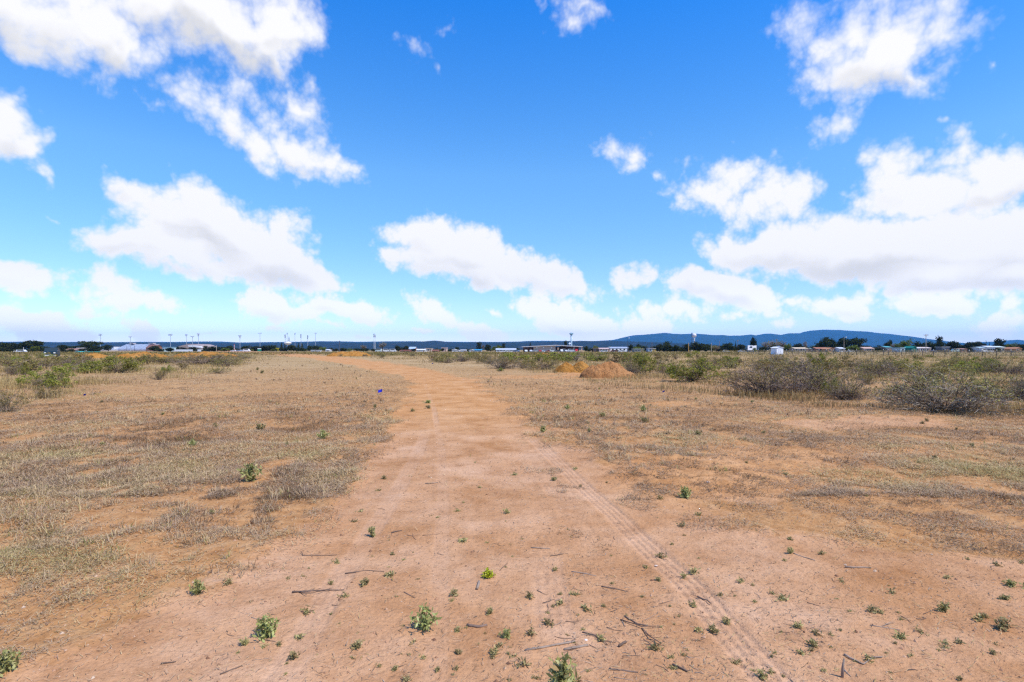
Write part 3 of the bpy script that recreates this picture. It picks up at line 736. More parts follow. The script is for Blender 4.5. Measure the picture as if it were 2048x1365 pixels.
def bush_parts(n_stems, twigs, twiglets, leaf_n, leaf_size, leaf_top, wid=1.0, lump=0.35, spread=1.25):
    th = np.arccos(1 - RNG.random(n_stems)*0.93)*spread/1.25; ph = RNG.uniform(0, 2*math.pi, n_stems)
    lob = 1 - lump + lump*2*vnoise(np.cos(ph)*1.7+7*RNG.random(), np.sin(ph)*1.7, int(RNG.integers(60))) * (0.6+0.8*RNG.random(n_stems))
    end = np.stack([np.sin(th)*np.cos(ph), np.sin(th)*np.sin(ph), np.cos(th)*0.92+0.06], 1)*(np.clip(lob, 0.45, 1.15))[:, None]
    root = RNG.normal(0, 0.10, (n_stems, 3))*np.array([1, 1, 0])
    K = 6; pts = []
    for k in range(K+1):
        t = k/K
        p = root*(1-t) + end*np.array([t, t, 0])  + np.array([0, 0, 1])*end[:, 2:3]*(t**0.8)
        pts.append(p + RNG.normal(0, 0.025, p.shape)*(k > 0))
    sets = []
    st = RNG.random(n_stems)*0.6
    for k in range(K):
        sets.append(strips(pts[k], pts[k+1], wid*0.022*(1-0.12*k), wid*0.022*(1-0.12*(k+1)), st))
    pts = np.stack(pts, 1)
    si = np.repeat(np.arange(n_stems), twigs); n1 = len(si)
    kk = RNG.integers(1, K+1, n1); A = pts[si, kk]
    d = (pts[si, kk]-pts[si, kk-1]); d /= np.linalg.norm(d, axis=1, keepdims=True)+1e-9
    d = d + RNG.normal(0, 0.55, d.shape) + np.array([0, 0, 0.2]); d /= np.linalg.norm(d, axis=1, keepdims=True)
    l1 = RNG.uniform(0.12, 0.30, n1)
    B = A + d*(l1*0.5)[:, None] + RNG.normal(0, 0.02, A.shape); C = B + (d + RNG.normal(0, 0.3, d.shape))*(l1*0.5)[:, None]
    t1 = np.clip(RNG.normal(0.5, 0.25, n1), 0, 1)
    sets += [strips(A, B, wid*0.010, wid*0.008, t1), strips(B, C, wid*0.008, wid*0.006, t1)]
    ti = np.repeat(np.arange(n1), twiglets); n2 = len(ti)
    u = RNG.random(n2)[:, None]; D = B[ti]*(1-u) + C[ti]*u
    e = d[ti] + RNG.normal(0, 0.8, (n2, 3)); e /= np.linalg.norm(e, axis=1, keepdims=True)
    E = D + e*RNG.uniform(0.05, 0.14, n2)[:, None]
    E[:, 2] = np.maximum(E[:, 2], 0.0)
    sets.append(strips(D, E, wid*0.007, wid*0.005, np.clip(RNG.normal(0.6, 0.28, n2), 0, 1)))
    rr = np.linalg.norm(E, axis=1); prob = np.clip((E[:, 2]-leaf_top)*1.6+0.15, 0.03, 1)*np.clip(rr*1.2-0.2, 0.1, 1)
    clump = vnoise(E[:, 0]*3+50, E[:, 1]*3+E[:, 2]*2, int(RNG.integers(60)))
    prob = prob*sstep(0.25, 0.6, clump)
    prob /= prob.sum(); c = RNG.choice(n2, leaf_n, p=prob)
    LC = E[c] + RNG.normal(0, 0.025, (leaf_n, 3)); LC[:, 2] = np.maximum(LC[:, 2], 0.02)
    lt = np.clip(RNG.normal(0.5, 0.25, leaf_n), 0, 1)
    lv = leaves(LC, RNG.uniform(0.6, 1.4, leaf_n)*leaf_size, lt)
    return sets, lv
BUSH = {}
def bush_kind(kind, count, mat, **kw):
    BUSH[kind] = []
    for i in range(count):
        sets, lv = bush_parts(**kw)
        BUSH[kind].append((merge('branches', sets, [M_TWIG]), merge('foliage', [lv], [mat]), merge('scrub_bush', sets+[lv], [M_TWIG, mat], [0]*len(sets)+[1])))
bush_kind('twiggy', 4, M_BUSHLEAF, n_stems=64, twigs=11, twiglets=6, leaf_n=2000, leaf_size=0.024, leaf_top=0.3)
bush_kind('green', 3, M_GREENLEAF, n_stems=46, twigs=8, twiglets=5, leaf_n=5200, leaf_size=0.034, leaf_top=0.0, spread=1.15)
bush_kind('olive', 3, M_BUSHLEAF, n_stems=44, twigs=7, twiglets=5, leaf_n=3000, leaf_size=0.028, leaf_top=0.1)
bush_kind('farolive', 3, M_BUSHLEAF, n_stems=30, twigs=5, twiglets=3, leaf_n=800, leaf_size=0.075, leaf_top=0.0, wid=2.6)
bush_kind('fargreen', 2, M_GREENLEAF, n_stems=26, twigs=5, twiglets=3, leaf_n=950, leaf_size=0.075, leaf_top=-0.1, wid=2.4)
bush_kind('fargrey', 3, M_BUSHLEAF, n_stems=36, twigs=6, twiglets=4, leaf_n=360, leaf_size=0.065, leaf_top=0.3, wid=2.6)
def put_bush(kind, px, row, w, h, label, group=None, depth=0.8, parts=True):
    X, Y = ground_xy(px, row)
    rx = w/F*Y/2*1.12; hh = h/F*Y*0.83
    Y2 = Y + rx*depth*0.5
    X2 = xat(px, Y2)
    br, fo, one = random.choice(BUSH[kind])
    nm = 'scrub_bush'
    z = hz(X2, Y2) - 0.02
    rz = random.uniform(0, 6.28)
    # scale is applied before the turn, so keep it even in plan
    if parts:
        o = thing(nm, label, 'shrub', (X2, Y2, z), rz, group)
        b = link('branches', br, o); f = link('foliage', fo, o)
    else:
        o = link(nm, one, None, (X2, Y2, z)); o.rotation_euler = (0, 0, rz); tag(o, label, 'shrub', group)
    o.scale = (rx*random.uniform(0.92, 1.08), rx*random.uniform(0.92, 1.08)*(1 if parts else 1), hh)
    return o
near_bushes = [
 # right-hand thicket
 ('twiggy',1535,793,150,66,'grey-brown scrub bush at the left end of the big right-hand thicket'),
 ('twiggy',1622,786,150,76,'tall grey scrub bush with olive tips in the middle of the right-hand thicket'),
 ('twiggy',1693,800,82,52,'low dark grey scrub bush at the right foot of the right-hand thicket'),
 ('olive',1600,756,150,42,'olive scrub bush directly behind the big right-hand thicket'),
 ('green',1665,792,44,40,'small pale green scrub plant at the front of the right-hand thicket'),
 ('twiggy',1890,827,205,92,'largest dark twiggy bush, nearest to the camera on the right'),
 ('twiggy',1835,808,110,66,'purple-grey bush against the left flank of the largest twiggy bush'),
 ('olive',1945,800,100,66,'pale straggly bush against the right flank of the largest twiggy bush'),
 ('twiggy',2050,802,80,60,'dark bush cut by the right edge of the photo'),
 ('olive',1735,772,40,28,'small dry bush in the straw gap between the two big right-hand bushes'),
 ('twiggy',1745,757,78,40,'brown fan-shaped bush behind the straw gap on the right'),
 ('olive',1790,752,70,38,'olive bush right of the brown fan-shaped bush'),
 ('olive',1865,765,90,44,'olive bush showing above the largest twiggy bush'),
 ('green',1965,748,80,36,'yellow-green bush in the row below the right end of the wire fence'),
 ('twiggy',2010,752,70,36,'grey bush at the right edge in the row below the wire fence'),
 ('olive',1910,742,70,34,'olive bush in the middle of the row below the wire fence'),
 ('olive',1700,738,70,30,'olive bush left of the brown fan-shaped bush and farther off'),
 ('green',1640,738,44,36,'upright yellow-green bush rising behind the right-hand thicket'),
 ('twiggy',1540,748,90,42,'grey bush behind the left end of the right-hand thicket'),
 # middle right
 ('green',1385,766,100,50,'yellow-green sprawling bush standing alone in the straw right of centre'),
 ('olive',1410,742,70,36,'grey-green bush close behind the yellow-green sprawling bush'),
 ('green',1283,750,62,48,'bush with dark green right half at the foot of the large dirt mound'),
 ('twiggy',1262,753,40,34,'bare grey bush touching the right end of the large dirt mound'),
 ('olive',1328,748,42,36,'round grey-olive bush right of the large dirt mound'),
 ('green',1192,724,34,15,'bright green bush behind the gap between the two dirt mounds'),
 ('green',1150,716,44,14,'bright green bush directly behind the double-humped dirt mound'),
 ('olive',1158,745,20,16,'little dry bush in front of the double-humped dirt mound'),
 # middle
 ('twiggy',1003,738,62,28,'dark grey bush left of the double-humped dirt mound'),
 ('green',1000,742,14,9,'tiny yellow-green clump at the foot of the dark grey bush left of the mounds'),
 ('olive',980,728,60,22,'olive bush behind the dark grey bush left of the mounds'),
 ('olive',1048,737,36,24,'upright grey bush between the dark grey bush and the dirt mounds'),
 ('olive',1088,740,70,30,'pale olive bush touching the left of the double-humped dirt mound'),
 ('olive',892,726,44,17,'grey-olive bush at the left end of the middle thicket'),
 ('twiggy',925,724,44,16,'grey bush second from the left end of the middle thicket'),
 ('olive',957,722,30,14,'small olive bush third from the left end of the middle thicket'),
 ('green',1035,722,60,18,'yellow-green bush at the back of the middle thicket'),
 ('green',1110,724,60,18,'yellow-green bush left of the dirt mounds and farther back'),
 # left side
 ('green',232,746,92,36,'largest bright green bush on the left, darker of the joined pair'),
 ('green',172,747,80,28,'bright green bush forming the left half of the joined pair'),
 ('green',105,778,84,46,'olive bush standing in front of the left-hand scrub'),
 ('olive',92,798,40,34,'grey-olive clump at the front foot of the left-hand olive bush'),
 ('olive',14,828,66,50,'sparse bush cut by the left edge of the photo'),
 ('twiggy',28,752,26,24,'small round grey bush near the left edge'),
 ('green',48,752,20,22,'small green bush beside the round grey one near the left edge'),
 ('olive',80,736,60,28,'grey-olive bush behind the left-hand olive bush'),
 ('olive',18,735,50,24,'dull olive bush at the left edge farther back'),
 ('twiggy',140,734,50,22,'grey twiggy bush left of the joined green pair'),
 ('green',335,746,22,18,'small green bush alone in the straw right of the joined green pair'),
 ('olive',318,762,30,24,'small olive bush in front of the lone green one in the straw'),
 ('olive',368,740,26,18,'small grey-green bush right of the lone green one in the straw'),
 ('twiggy',420,730,110,24,'long grey scrub clump at the foot of the left dirt piles'),
 ('olive',452,734,60,22,'olive scrub at the right end of the long grey clump'),
 ('olive',437,748,34,16,'small olive bush hanging in front of the long grey clump'),
 ('twiggy',490,719,30,11,'low dark bush where the left scrub ends at the grass'),
 ('olive',330,728,80,18,'grey-olive bush below the middle of the left dirt piles'),
]
for kind, px, row, w, h, lab in near_bushes:
    if kind == 'green' and row < 725: kind = 'fargreen'
    put_bush(kind, px, row, w, h, lab, depth=0.35, parts=(w >= 40))
def belt(n, px0, px1, y0, y1, kinds, label, group, hm=(0.5, 1.0), ok=None, wm=(1.3, 2.6)):
    c = 0; tries = 0
    while c < n and tries < n*40:
        tries += 1
        Y = math.exp(random.uniform(math.log(y0), math.log(y1))); px = random.uniform(px0, px1); row = HOR + EYE*F/Y
        if ok and not ok(px, row): continue
        hgt = random.uniform(*hm); wid = hgt*random.uniform(*wm)
        X = xat(px, Y)
        if float(bare(np.array([X]), np.array([Y]))[0]) > 0.25: continue
        put_bush(random.choice(kinds), px, row, wid*F/Y, hgt*F/Y, label, group, parts=False); c += 1
def ok_right(px, row):
    if 1110 < px < 1275 and 722 < row < 760: return False
    return row < np.interp(px, [1000,1200,1400,1600,1800,2100], [724,730,736,742,750,752])
belt(48, 1420, 2100, 34, 120, ['farolive','farolive','fargrey','fargreen'], 'olive scrub bush in the thicket between the big right-hand bushes and the wire fence', 'scrub bushes below the wire fence', (0.45, 0.95), ok_right)
belt(30, 1200, 1560, 60, 240, ['farolive','fargrey','fargreen'], 'low scrub bush in the straw field right of centre', 'scrub bushes in the straw field', (0.5, 0.9), ok_right)
belt(62, 870, 1290, 62, 210, ['farolive','fargreen','farolive','fargrey'], 'yellow-olive scrub bush in the middle belt in front of the brick school', 'scrub bushes in front of the school', (0.7, 1.15), lambda px, row: row < 728)
belt(30, 560, 900, 110, 230, ['farolive','fargrey'], 'low scrub bush in the thin belt beyond the bend of the track', 'scrub bushes beyond the bend', (0.5, 0.9), lambda px, row: row < 716)
belt(64, -60, 480, 40, 200, ['farolive','fargrey','fargreen','farolive'], 'grey-olive scrub bush in the belt in front of the left-hand dirt piles and stands', 'scrub bushes on the left', (0.6, 1.1), lambda px, row: row < np.interp(px, [0, 120, 300, 480], [748, 742, 732, 716]))
def make_far_scrub():
    """the unbroken olive belt at the far edge of the field, too far off to tell bushes apart"""
    n = 70000
    Y = RNG.uniform(150, 330, n); px = RNG.uniform(-350, 2400, n); X = (px-1024)/F*Y
    cl = fbm(X*0.06, Y*0.06, 4, 17); keep = (cl > 0.36) & ((px < 1480) | (RNG.random(n) < 0.30))
    X, Y, cl, px = X[keep], Y[keep], cl[keep], px[keep]; n = len(X)
    z = RNG.random(n)**1.3*np.where(px < 1450, 0.95, 0.5)*(0.4+1.2*(cl-0.35))
    m = 15000; Y2 = RNG.uniform(325, 378, m); p2 = RNG.uniform(1440, 2250, m); X2 = (p2-1024)/F*Y2
    k2 = fbm(X2*0.08, Y2*0.08, 3, 27) > 0.42
    X = np.concatenate([X, X2[k2]]); Y = np.concatenate([Y, Y2[k2]]); z = np.concatenate([z, RNG.random(k2.sum())*1.25]); n = len(X)
    C = np.stack([X, Y, z], 1)
    lv = leaves(C, RNG.uniform(0.14, 0.38, n), np.clip(RNG.normal(0.42, 0.25, n), 0, 1), long=1.2)
    stuff(link('far_scrub', merge('far_scrub', [lv], [M_BUSHLEAF])))
make_far_scrub()

# ------------------------------------------------------------------ weeds on and beside the track
def weed_mesh(mat, stems, leaf_per, leaf_size, tall=0.8, droop=0.2, long=2.2, thin=0.02):
    ph = RNG.uniform(0, 2*math.pi, stems); th = RNG.uniform(0.1, 1.25, stems)
    ln = RNG.uniform(0.55, 1.05, stems)
    end = np.stack([np.sin(th)*np.cos(ph)*ln*0.62, np.sin(th)*np.sin(ph)*ln*0.62, np.cos(th)*ln*tall+0.06], 1)
    mid = end*np.array([0.5, 0.5, 0.55]) + RNG.normal(0, 0.04, end.shape); mid[:, 2] = np.abs(mid[:, 2])
    root = RNG.normal(0, 0.03, end.shape)*np.array([1, 1, 0])
    sets = [strips(root, mid, thin, thin, 0.15), strips(mid, end, thin, thin*0.6, 0.25)]
    si = np.repeat(np.arange(stems), leaf_per); u = RNG.random(len(si))**0.7
    C = np.where(u[:, None] < 0.5, root[si] + (mid[si]-root[si])*u[:, None]*2, mid[si] + (end[si]-mid[si])*(u[:, None]-0.5)*2)
    sets.append(leaves(C, RNG.uniform(0.6, 1.4, len(si))*leaf_size, np.clip(RNG.normal(0.5, 0.24, len(si)), 0, 1), long=long))
    return merge('weed', sets, [mat])
WEED = {
 'fresh': [weed_mesh(M_FRESH, 22, 14, 0.075, long=2.6) for _ in range(3)],
 'sage': [weed_mesh(M_WEED, 20, 14, 0.085, long=2.0) for _ in range(3)],
 'lime': [weed_mesh(M_LIME, 18, 16, 0.13, 0.7, long=1.5)],
 'flat': [weed_mesh(M_WEED, 9, 7, 0.10, 0.35, long=2.6, thin=0.03) for _ in range(5)],
 'tuft': [weed_mesh(M_WEED, 14, 6, 0.11, 0.85, long=3.2, thin=0.035) for _ in range(4)],
}
def put_weed(kind, px, row, w, label, group=None, hs=1.0):
    X, Y = ground_xy(px, row); s = w/F*Y/1.15
    o = link('weed', random.choice(WEED[kind]), None, (X, Y, hz(X, Y)-0.006))
    o.rotation_euler = (0, 0, random.uniform(0, 6.28)); o.scale = (s, s, s*hs)
    return tag(o, label, 'weed', group)
big_weeds = [
 ('fresh',532,1276,66,1.0,'leafy green weed in the lower left of the bare track'),
 ('fresh',848,1258,62,1.05,'grey-green weed with one tall spike at the lower middle of the track'),
 ('fresh',1014,1274,30,1.0,'compact dark green weed right of the weed with the tall spike'),
 ('fresh',1130,1384,100,1.1,'large green weed cut off by the bottom edge of the photo'),
 ('fresh',12,1356,66,1.0,'blue-green weed in the bottom left corner'),
 ('fresh',395,1194,42,1.0,'green weed where the dry grass ends, above the lower left weed'),
 ('sage',745,1071,28,1.1,'olive weed beside the left wheel track'),
 ('lime',975,1153,30,0.9,'bright lime-yellow weed in the middle of the track'),
 ('fresh',1370,998,34,1.1,'green weed at the left of the orange soil on the right'),
 ('fresh',502,963,46,1.15,'sage-green weed in the middle of the left dry grass'),
 ('fresh',645,879,26,1.0,'green weed in the dry grass near the left edge of the track'),
 ('fresh',384,899,22,1.0,'green weed in the dry grass left of the sage-green one'),
 ('fresh',857,808,20,0.5,'flat green clump on the crown of the track, farther of two'),
 ('sage',857,818,20,0.5,'flat green clump on the crown of the track, nearer of two'),
 ('sage',825,824,12,1.0,'small weed left of the two flat clumps on the track'),
 ('fresh',1135,820,15,1.0,'small green weed in the grass right of the track, farthest of its line'),
 ('fresh',1286,823,18,1.0,'green weed in the grass by a pale bare spot'),
 ('sage',1288,847,26,0.7,'spreading weed below the green weed by the pale bare spot'),
 ('sage',1205,834,18,0.8,'yellowish weed in the grass between the two small green weeds'),
 ('fresh',1086,867,20,1.0,'green weed at the right edge of the track'),
 ('sage',1178,867,14,1.0,'dull weed right of the green weed at the track edge'),
 ('sage',520,862,28,0.8,'pale weed in the left dry grass, one of a loose trio'),
 ('sage',750,820,14,1.0,'small weed in the grass just left of the track by the blue flag'),
 ('sage',205,893,16,0.8,'small weed near the left end of the dry grass'),
 ('sage',1397,873,28,0.6,'dark flat weed in the right-hand grass'),
 ('sage',1580,1106,22,1.0,'pale upright weed at the head of a twig on the right'),
 ('sage',1888,1222,34,0.9,'olive weed alone on the sand at the far right'),
 ('fresh',2022,1177,28,0.8,'dark green weed at the right edge of the sand'),
 ('sage',2010,1202,28,0.6,'low olive weed below the dark green one at the right edge'),
 ('sage',2005,1256,42,0.9,'straggling weed near the lower right edge'),
 ('sage',1426,1260,28,0.9,'weed with a twig behind it on the right wheel track'),
 ('sage',1522,1352,32,0.8,'weed close to the bottom edge on the right wheel track'),
 ('sage',1625,1290,30,0.9,'weed right of the lowest wheel track bend'),
 ('sage',1870,922,18,0.8,'green weed on the orange soil at the right'),
 ('sage',1945,898,14,1.0,'green weed at the far right of the orange soil'),
 ('sage',715,1295,36,0.7,'wide low weed left of the weed with the tall spike'),
 ('sage',730,1170,34,0.7,'low weed beside the left wheel track above the forked twig'),
 ('sage',980,1226,28,0.7,'dark low weed above the compact green one'),
 ('sage',515,742,8,1.2,'small green shrublet far off in the left grass'),
 ('sage',525,748,12,1.0,'small dull shrublet below the far green one in the left grass'),
]
for kind, px, row, w, hs_, lab in big_weeds: put_weed(kind, px, row, w, lab, None, hs_)
c = 0
while c < 222:
    row = 890 + 470*random.random()**0.7; px = random.uniform(430, 2070)
    X, Y = ground_xy(px, row)
    if float(bare(np.array([X]), np.array([Y]))[0]) < 0.55: continue
    if px < 560 and row < 1150: continue
    pr = 0.45 + 0.55*(float(vnoise(np.array([X*1.2]), np.array([Y*1.2]), 33)[0]) > 0.45)
    if random.random() > pr: continue
    wpx = random.choice([8, 9, 11, 13, 16, 19, 24])*(0.55+0.72*(row-890)/470)
    kd = random.choice(['flat', 'flat', 'flat', 'tuft', 'sage'])
    put_weed(kd, px, row, wpx*(1.45 if kd == 'flat' else 1.0), 'tiny olive weed sprouting from the bare sand of the track', 'tiny weeds on the bare sand', 0.8); c += 1
for i in range(34):
    row = random.uniform(780, 1250); px = random.uniform(20, 640) if i % 2 else random.uniform(1250, 2040)
    if i % 2 == 0: row = random.uniform(800, 1000)
    put_weed(random.choice(['tuft', 'sage']), px, row, random.uniform(7, 14)*(0.7+(row-780)/600), 'small green weed poking through the dry grass', 'small weeds in the dry grass', 0.9)

# ------------------------------------------------------------------ fallen sticks
def stick(pts, r0, r1, mat, label, group=None, forks=(), name='stick'):
    """pts in photo pixels on the ground; forks: further pixel polylines"""
    def line(pp):
        out = []
        for k in range(len(pp)-1):
            for t in (0, 0.34, 0.67):
                px = pp[k][0]+(pp[k+1][0]-pp[k][0])*t; py = pp[k][1]+(pp[k+1][1]-pp[k][1])*t
                out.append((px + random.uniform(-1, 1)*(t > 0), py + random.uniform(-0.6, 0.6)*(t > 0)))
        out.append(pp[-1])
        v = []
        for px, py in out:
            X, Y = ground_xy(px, py); v.append(Vector((X, Y, hz(X, Y) + r0*0.8)))
        return v
    r0 *= 0.82; r1 *= 0.82
    L = line(pts); o0 = L[0].copy()
    mb = MB(); n = len(L)
    mb.tube([p-o0 for p in L], [r0+(r1-r0)*i/(n-1)*random.uniform(0.9, 1.1) for i in range(n)], 6)
    for f in forks:
        G = line(f); m = len(G)
        G = [p + Vector((0, 0, 0.012*math.sin(i/(m-1)*2.5))) for i, p in enumerate(G)]
        mb.tube([p-o0 for p in G], [r0*0.7+(r1*0.6-r0*0.7)*i/(m-1) for i in range(m)], 5)
    o = mb.build(name, mat, None, True); o.location = o0
    return tag(o, label, 'stick', group)
stick([(604,1112),(640,1110),(674,1107)], 0.0065, 0.003, M_STICK, 'dark stick with a knobbly root end lying left of the track', forks=[[(606,1112),(601,1106)]])
stick([(584,1187),(640,1183),(688,1181)], 0.007, 0.0025, M_STICK, 'forked dark stick with a black knot at the left wheel track', forks=[[(598,1187),(630,1190),(668,1180)],[(600,1186),(614,1195)]])
stick([(1050,1301),(1095,1293),(1150,1281)], 0.008, 0.006, M_STICKGREY, 'thick bark-covered stick near the bottom right of centre')
stick([(1128,1298),(1155,1293),(1176,1289)], 0.008, 0.008, M_STICKGREY, 'pale split stick beside the thick bark-covered one')
stick([(1249,1230),(1275,1246),(1296,1249)], 0.006, 0.005, M_STICK, 'dark forked branch on the sand at the lower right of centre', forks=[[(1241,1237),(1283,1255),(1320,1252)],[(1283,1255),(1300,1275),(1322,1288)]])
stick([(1165,1262),(1190,1268),(1215,1287)], 0.005, 0.003, M_STICK, 'thin bent brown stick above the pale split one', forks=[[(1190,1268),(1212,1277)]])
stick([(1238,1290),(1252,1282)], 0.009, 0.008, M_STICK, 'short stubby dark stick between the split stick and the forked branch')
stick([(1062,1093),(1100,1094)], 0.005, 0.004, M_STICKGREY, 'straight pale stick between the wheel tracks')
stick([(1143,1140),(1170,1145),(1192,1151)], 0.005, 0.004, M_STICKGREY, 'straight grey stick slanting across the right wheel track')
stick([(1203,1171),(1225,1175),(1256,1183)], 0.005, 0.003, M_STICK, 'grey-brown stick right of the right wheel track')
stick([(1587,1106),(1608,1114),(1630,1120)], 0.006, 0.004, M_STICKGREY, 'grey stick running from the foot of the pale upright weed')
stick([(1690,1133),(1742,1135)], 0.007, 0.005, M_STICKGREY, 'straight dark grey stick lying level at the right')
stick([(1688,1308),(1705,1317),(1727,1327),(1745,1314),(1766,1313)], 0.006, 0.004, M_STICKGREY, 'V-shaped grey twig at the lower right')
stick([(934,1250),(955,1254),(974,1250)], 0.010, 0.009, M_STICK, 'short thick brown chunk of wood near the bottom middle')
stick([(954,1178),(958,1164)], 0.012, 0.011, M_STICKGREY, 'short grey wood chip below the lime-yellow weed')
stick([(783,1066),(804,1061)], 0.006, 0.004, M_STICK, 'short brown stick right of the olive weed')
stick([(845,1071),(880,1068)], 0.004, 0.002, M_STICK, 'thin brown twig across the middle wheel track')
stick([(1218,1338),(1250,1342),(1276,1346)], 0.006, 0.005, M_STICK, 'dark stick near the bottom edge right of the large green weed')
stick([(690,1146),(730,1140),(768,1143)], 0.005, 0.003, M_STICK, 'thin dark twig among small weeds left of the middle wheel track')
stick([(440,1353),(485,1335)], 0.005, 0.003, M_STICK, 'slanting twig near the bottom edge left of the track')
stick([(322,1328),(352,1324)], 0.005, 0.003, M_STICK, 'dark twig near the lower left among tiny weeds')
stick([(1395,1193),(1415,1200),(1422,1206)], 0.006, 0.004, M_STICK, 'brown twig on the right wheel track')
stick([(1740,1250),(1800,1258)], 0.004, 0.003, M_STICKGREY, 'long thin grey twig at the far right of the sand', forks=[[(1765,1252),(1790,1245)]])
stick([(1345,1328),(1375,1342)], 0.006, 0.005, M_STICK, 'dark twig inside the lowest wheel track')
stick([(1000,1140),(1015,1124)], 0.004, 0.003, M_STICK, 'crooked twig right of the lime-yellow weed')
stick([(808,1187),(830,1198)], 0.005, 0.003, M_STICK, 'short dark twig above the weed with the tall spike')
stick([(1100,1108),(1085,1000),(1088,1002)][:1]+[(1128,1104)], 0.004, 0.003, M_STICK, 'thin twig beside the centre wheel track')
stick([(850,967),(876,965)], 0.006, 0.005, M_STICKGREY, 'grey stick lying across the track farther off')
# leaning pale stub with a fallen sliver beside it
X, Y = ground_xy(1684, 1352); g0 = hz(X, Y)
mb = MB().tube([(0, 0, -0.02), (0.004, 0.0, 0.05), (0.008, -0.004, 0.095)], [0.007, 0.006, 0.004], 6)
o = mb.build('stake', M_STICKGREY, None, True); o.location = (X, Y, g0); tag(o, 'pale broken stake standing upright in the sand at the lower right', 'stake')
stick([(1687,1337),(1702,1351)], 0.006, 0.002, M_STICKGREY, 'pale split sliver leaning by the upright broken stake')
c = 0
while c < 110:
    row = 900 + 460*random.random(); px = random.uniform(350, 2070)
    if random.random() < 0.35: px = random.uniform(1080, 1400); row = random.uniform(1190, 1360)
    X, Y = ground_xy(px, row)
    if float(bare(np.array([X]), np.array([Y]))[0]) < 0.4: continue
    a = random.gauss(0.15, 0.6); ln = random.uniform(10, 34)*(row-700)/500
    x2, y2 = px+ln*math.cos(a), row+ln*math.sin(a)*0.55
    if y2 < 880: continue
    stick([(px, row), ((px+x2)/2+random.uniform(-2, 2), (row+y2)/2+random.uniform(-2, 2)), (x2, y2)], random.uniform(0.0018, 0.0034), 0.0014, random.choice([M_STICK, M_STICK, M_STICKGREY]), 'thin brown twig lying on the bare sand', 'thin twigs on the sand', name='twig'); c += 1
def stone(px, row, w, label, mat):
    X, Y = ground_xy(px, row); s = w/F*Y/2
    mb = MB(); rows = [(0.2, -0.5), (0.8, -0.3), (1.0, 0.1), (0.7, 0.5), (0.2, 0.65)]
    mb.lathe([(r*s*random.uniform(0.85, 1.15), z*s*0.8) for r, z in rows], seg=9)
    mb.v = [(x*random.uniform(0.8, 1.2), y*random.uniform(0.8, 1.2), z) for x, y, z in mb.v]
    o = mb.build('stone', mat); o.location = (X, Y, hz(X, Y)+s*0.15); tag(o, label, 'stone')
M_STONE = paint('pale_stone', (0.58,0.46,0.38), 0.9, 0.25, 20)
stone(1416, 969, 9, 'pale pinkish stone on the orange soil right of the green weed', M_STONE)
stone(1312, 1130, 6, 'small pale stone near the right wheel track', M_STONE)
stone(1129, 1322, 6, 'small dark round pebble above the large green weed', M_STICK)
stone(1172, 1277, 6, 'small white pebble between the twigs at the bottom', paint('white_stone', (0.75,0.70,0.64), 0.9, 0.1, 20))

# ------------------------------------------------------------------ survey flags
M_BLUE = paint('blue_flag', (0.012,0.03,0.62), 0.45, 0.15, 30)
M_WIRE = P(0.25,0.25,0.27,0.4)
M_NAVY = paint('navy_flag', (0.010,0.014,0.16), 0.5, 0.15, 30)
def flag(px, row, w, label, lean, cloth=None):
    X, Y = ground_xy(px, row); s = w/F*Y
    t = thing('survey_flag', label, 'flag', (X, Y, hz(X, Y)), random.uniform(-0.3, 0.3))
    MB().tube([(0,0,-0.03), (lean*s*0.4,0,s*0.9), (lean*s, 0, s*1.25)], max(0.002, s*0.012), 5).build('wire_stem', M_WIRE, t)
    mb = MB(); n = 6; th = 0.002
    f = []
    for i in range(n+1):
        u = i/n; x = lean*s - u*s*0.95; y = 0.10*s*math.sin(u*5.0); zt = s*1.25 - u*s*0.30; zb = s*0.62 - u*s*0.22
        f += [(x, y-th, zt), (x, y-th, zb), (x, y+th, zb), (x, y+th, zt)]
    q = []
    for i in range(n):
        a = i*4; b = a+4
        q += [(a, b, b+1, a+1), (a+1, b+1, b+2, a+2), (a+2, b+2, b+3, a+3), (a+3, b+3, b, a)]
    q += [(0,1,2,3), (n*4+3, n*4+2, n*4+1, n*4)]
    mb.add(f, q).build('flag_cloth', cloth or M_BLUE, t)
flag(762, 791, 9, 'bright blue survey flag in the grass just left of the track', 0.3)
flag(171, 796, 6, 'dark blue survey flag in the straw at the left', 0.2, M_NAVY)
flag(1327, 790, 5, 'dark blue survey flag in the grass right of the track', 0.5, M_NAVY)
flag(866, 730, 3, 'tiny dark survey flag in the far grass beyond the bend', 0.2, M_NAVY)

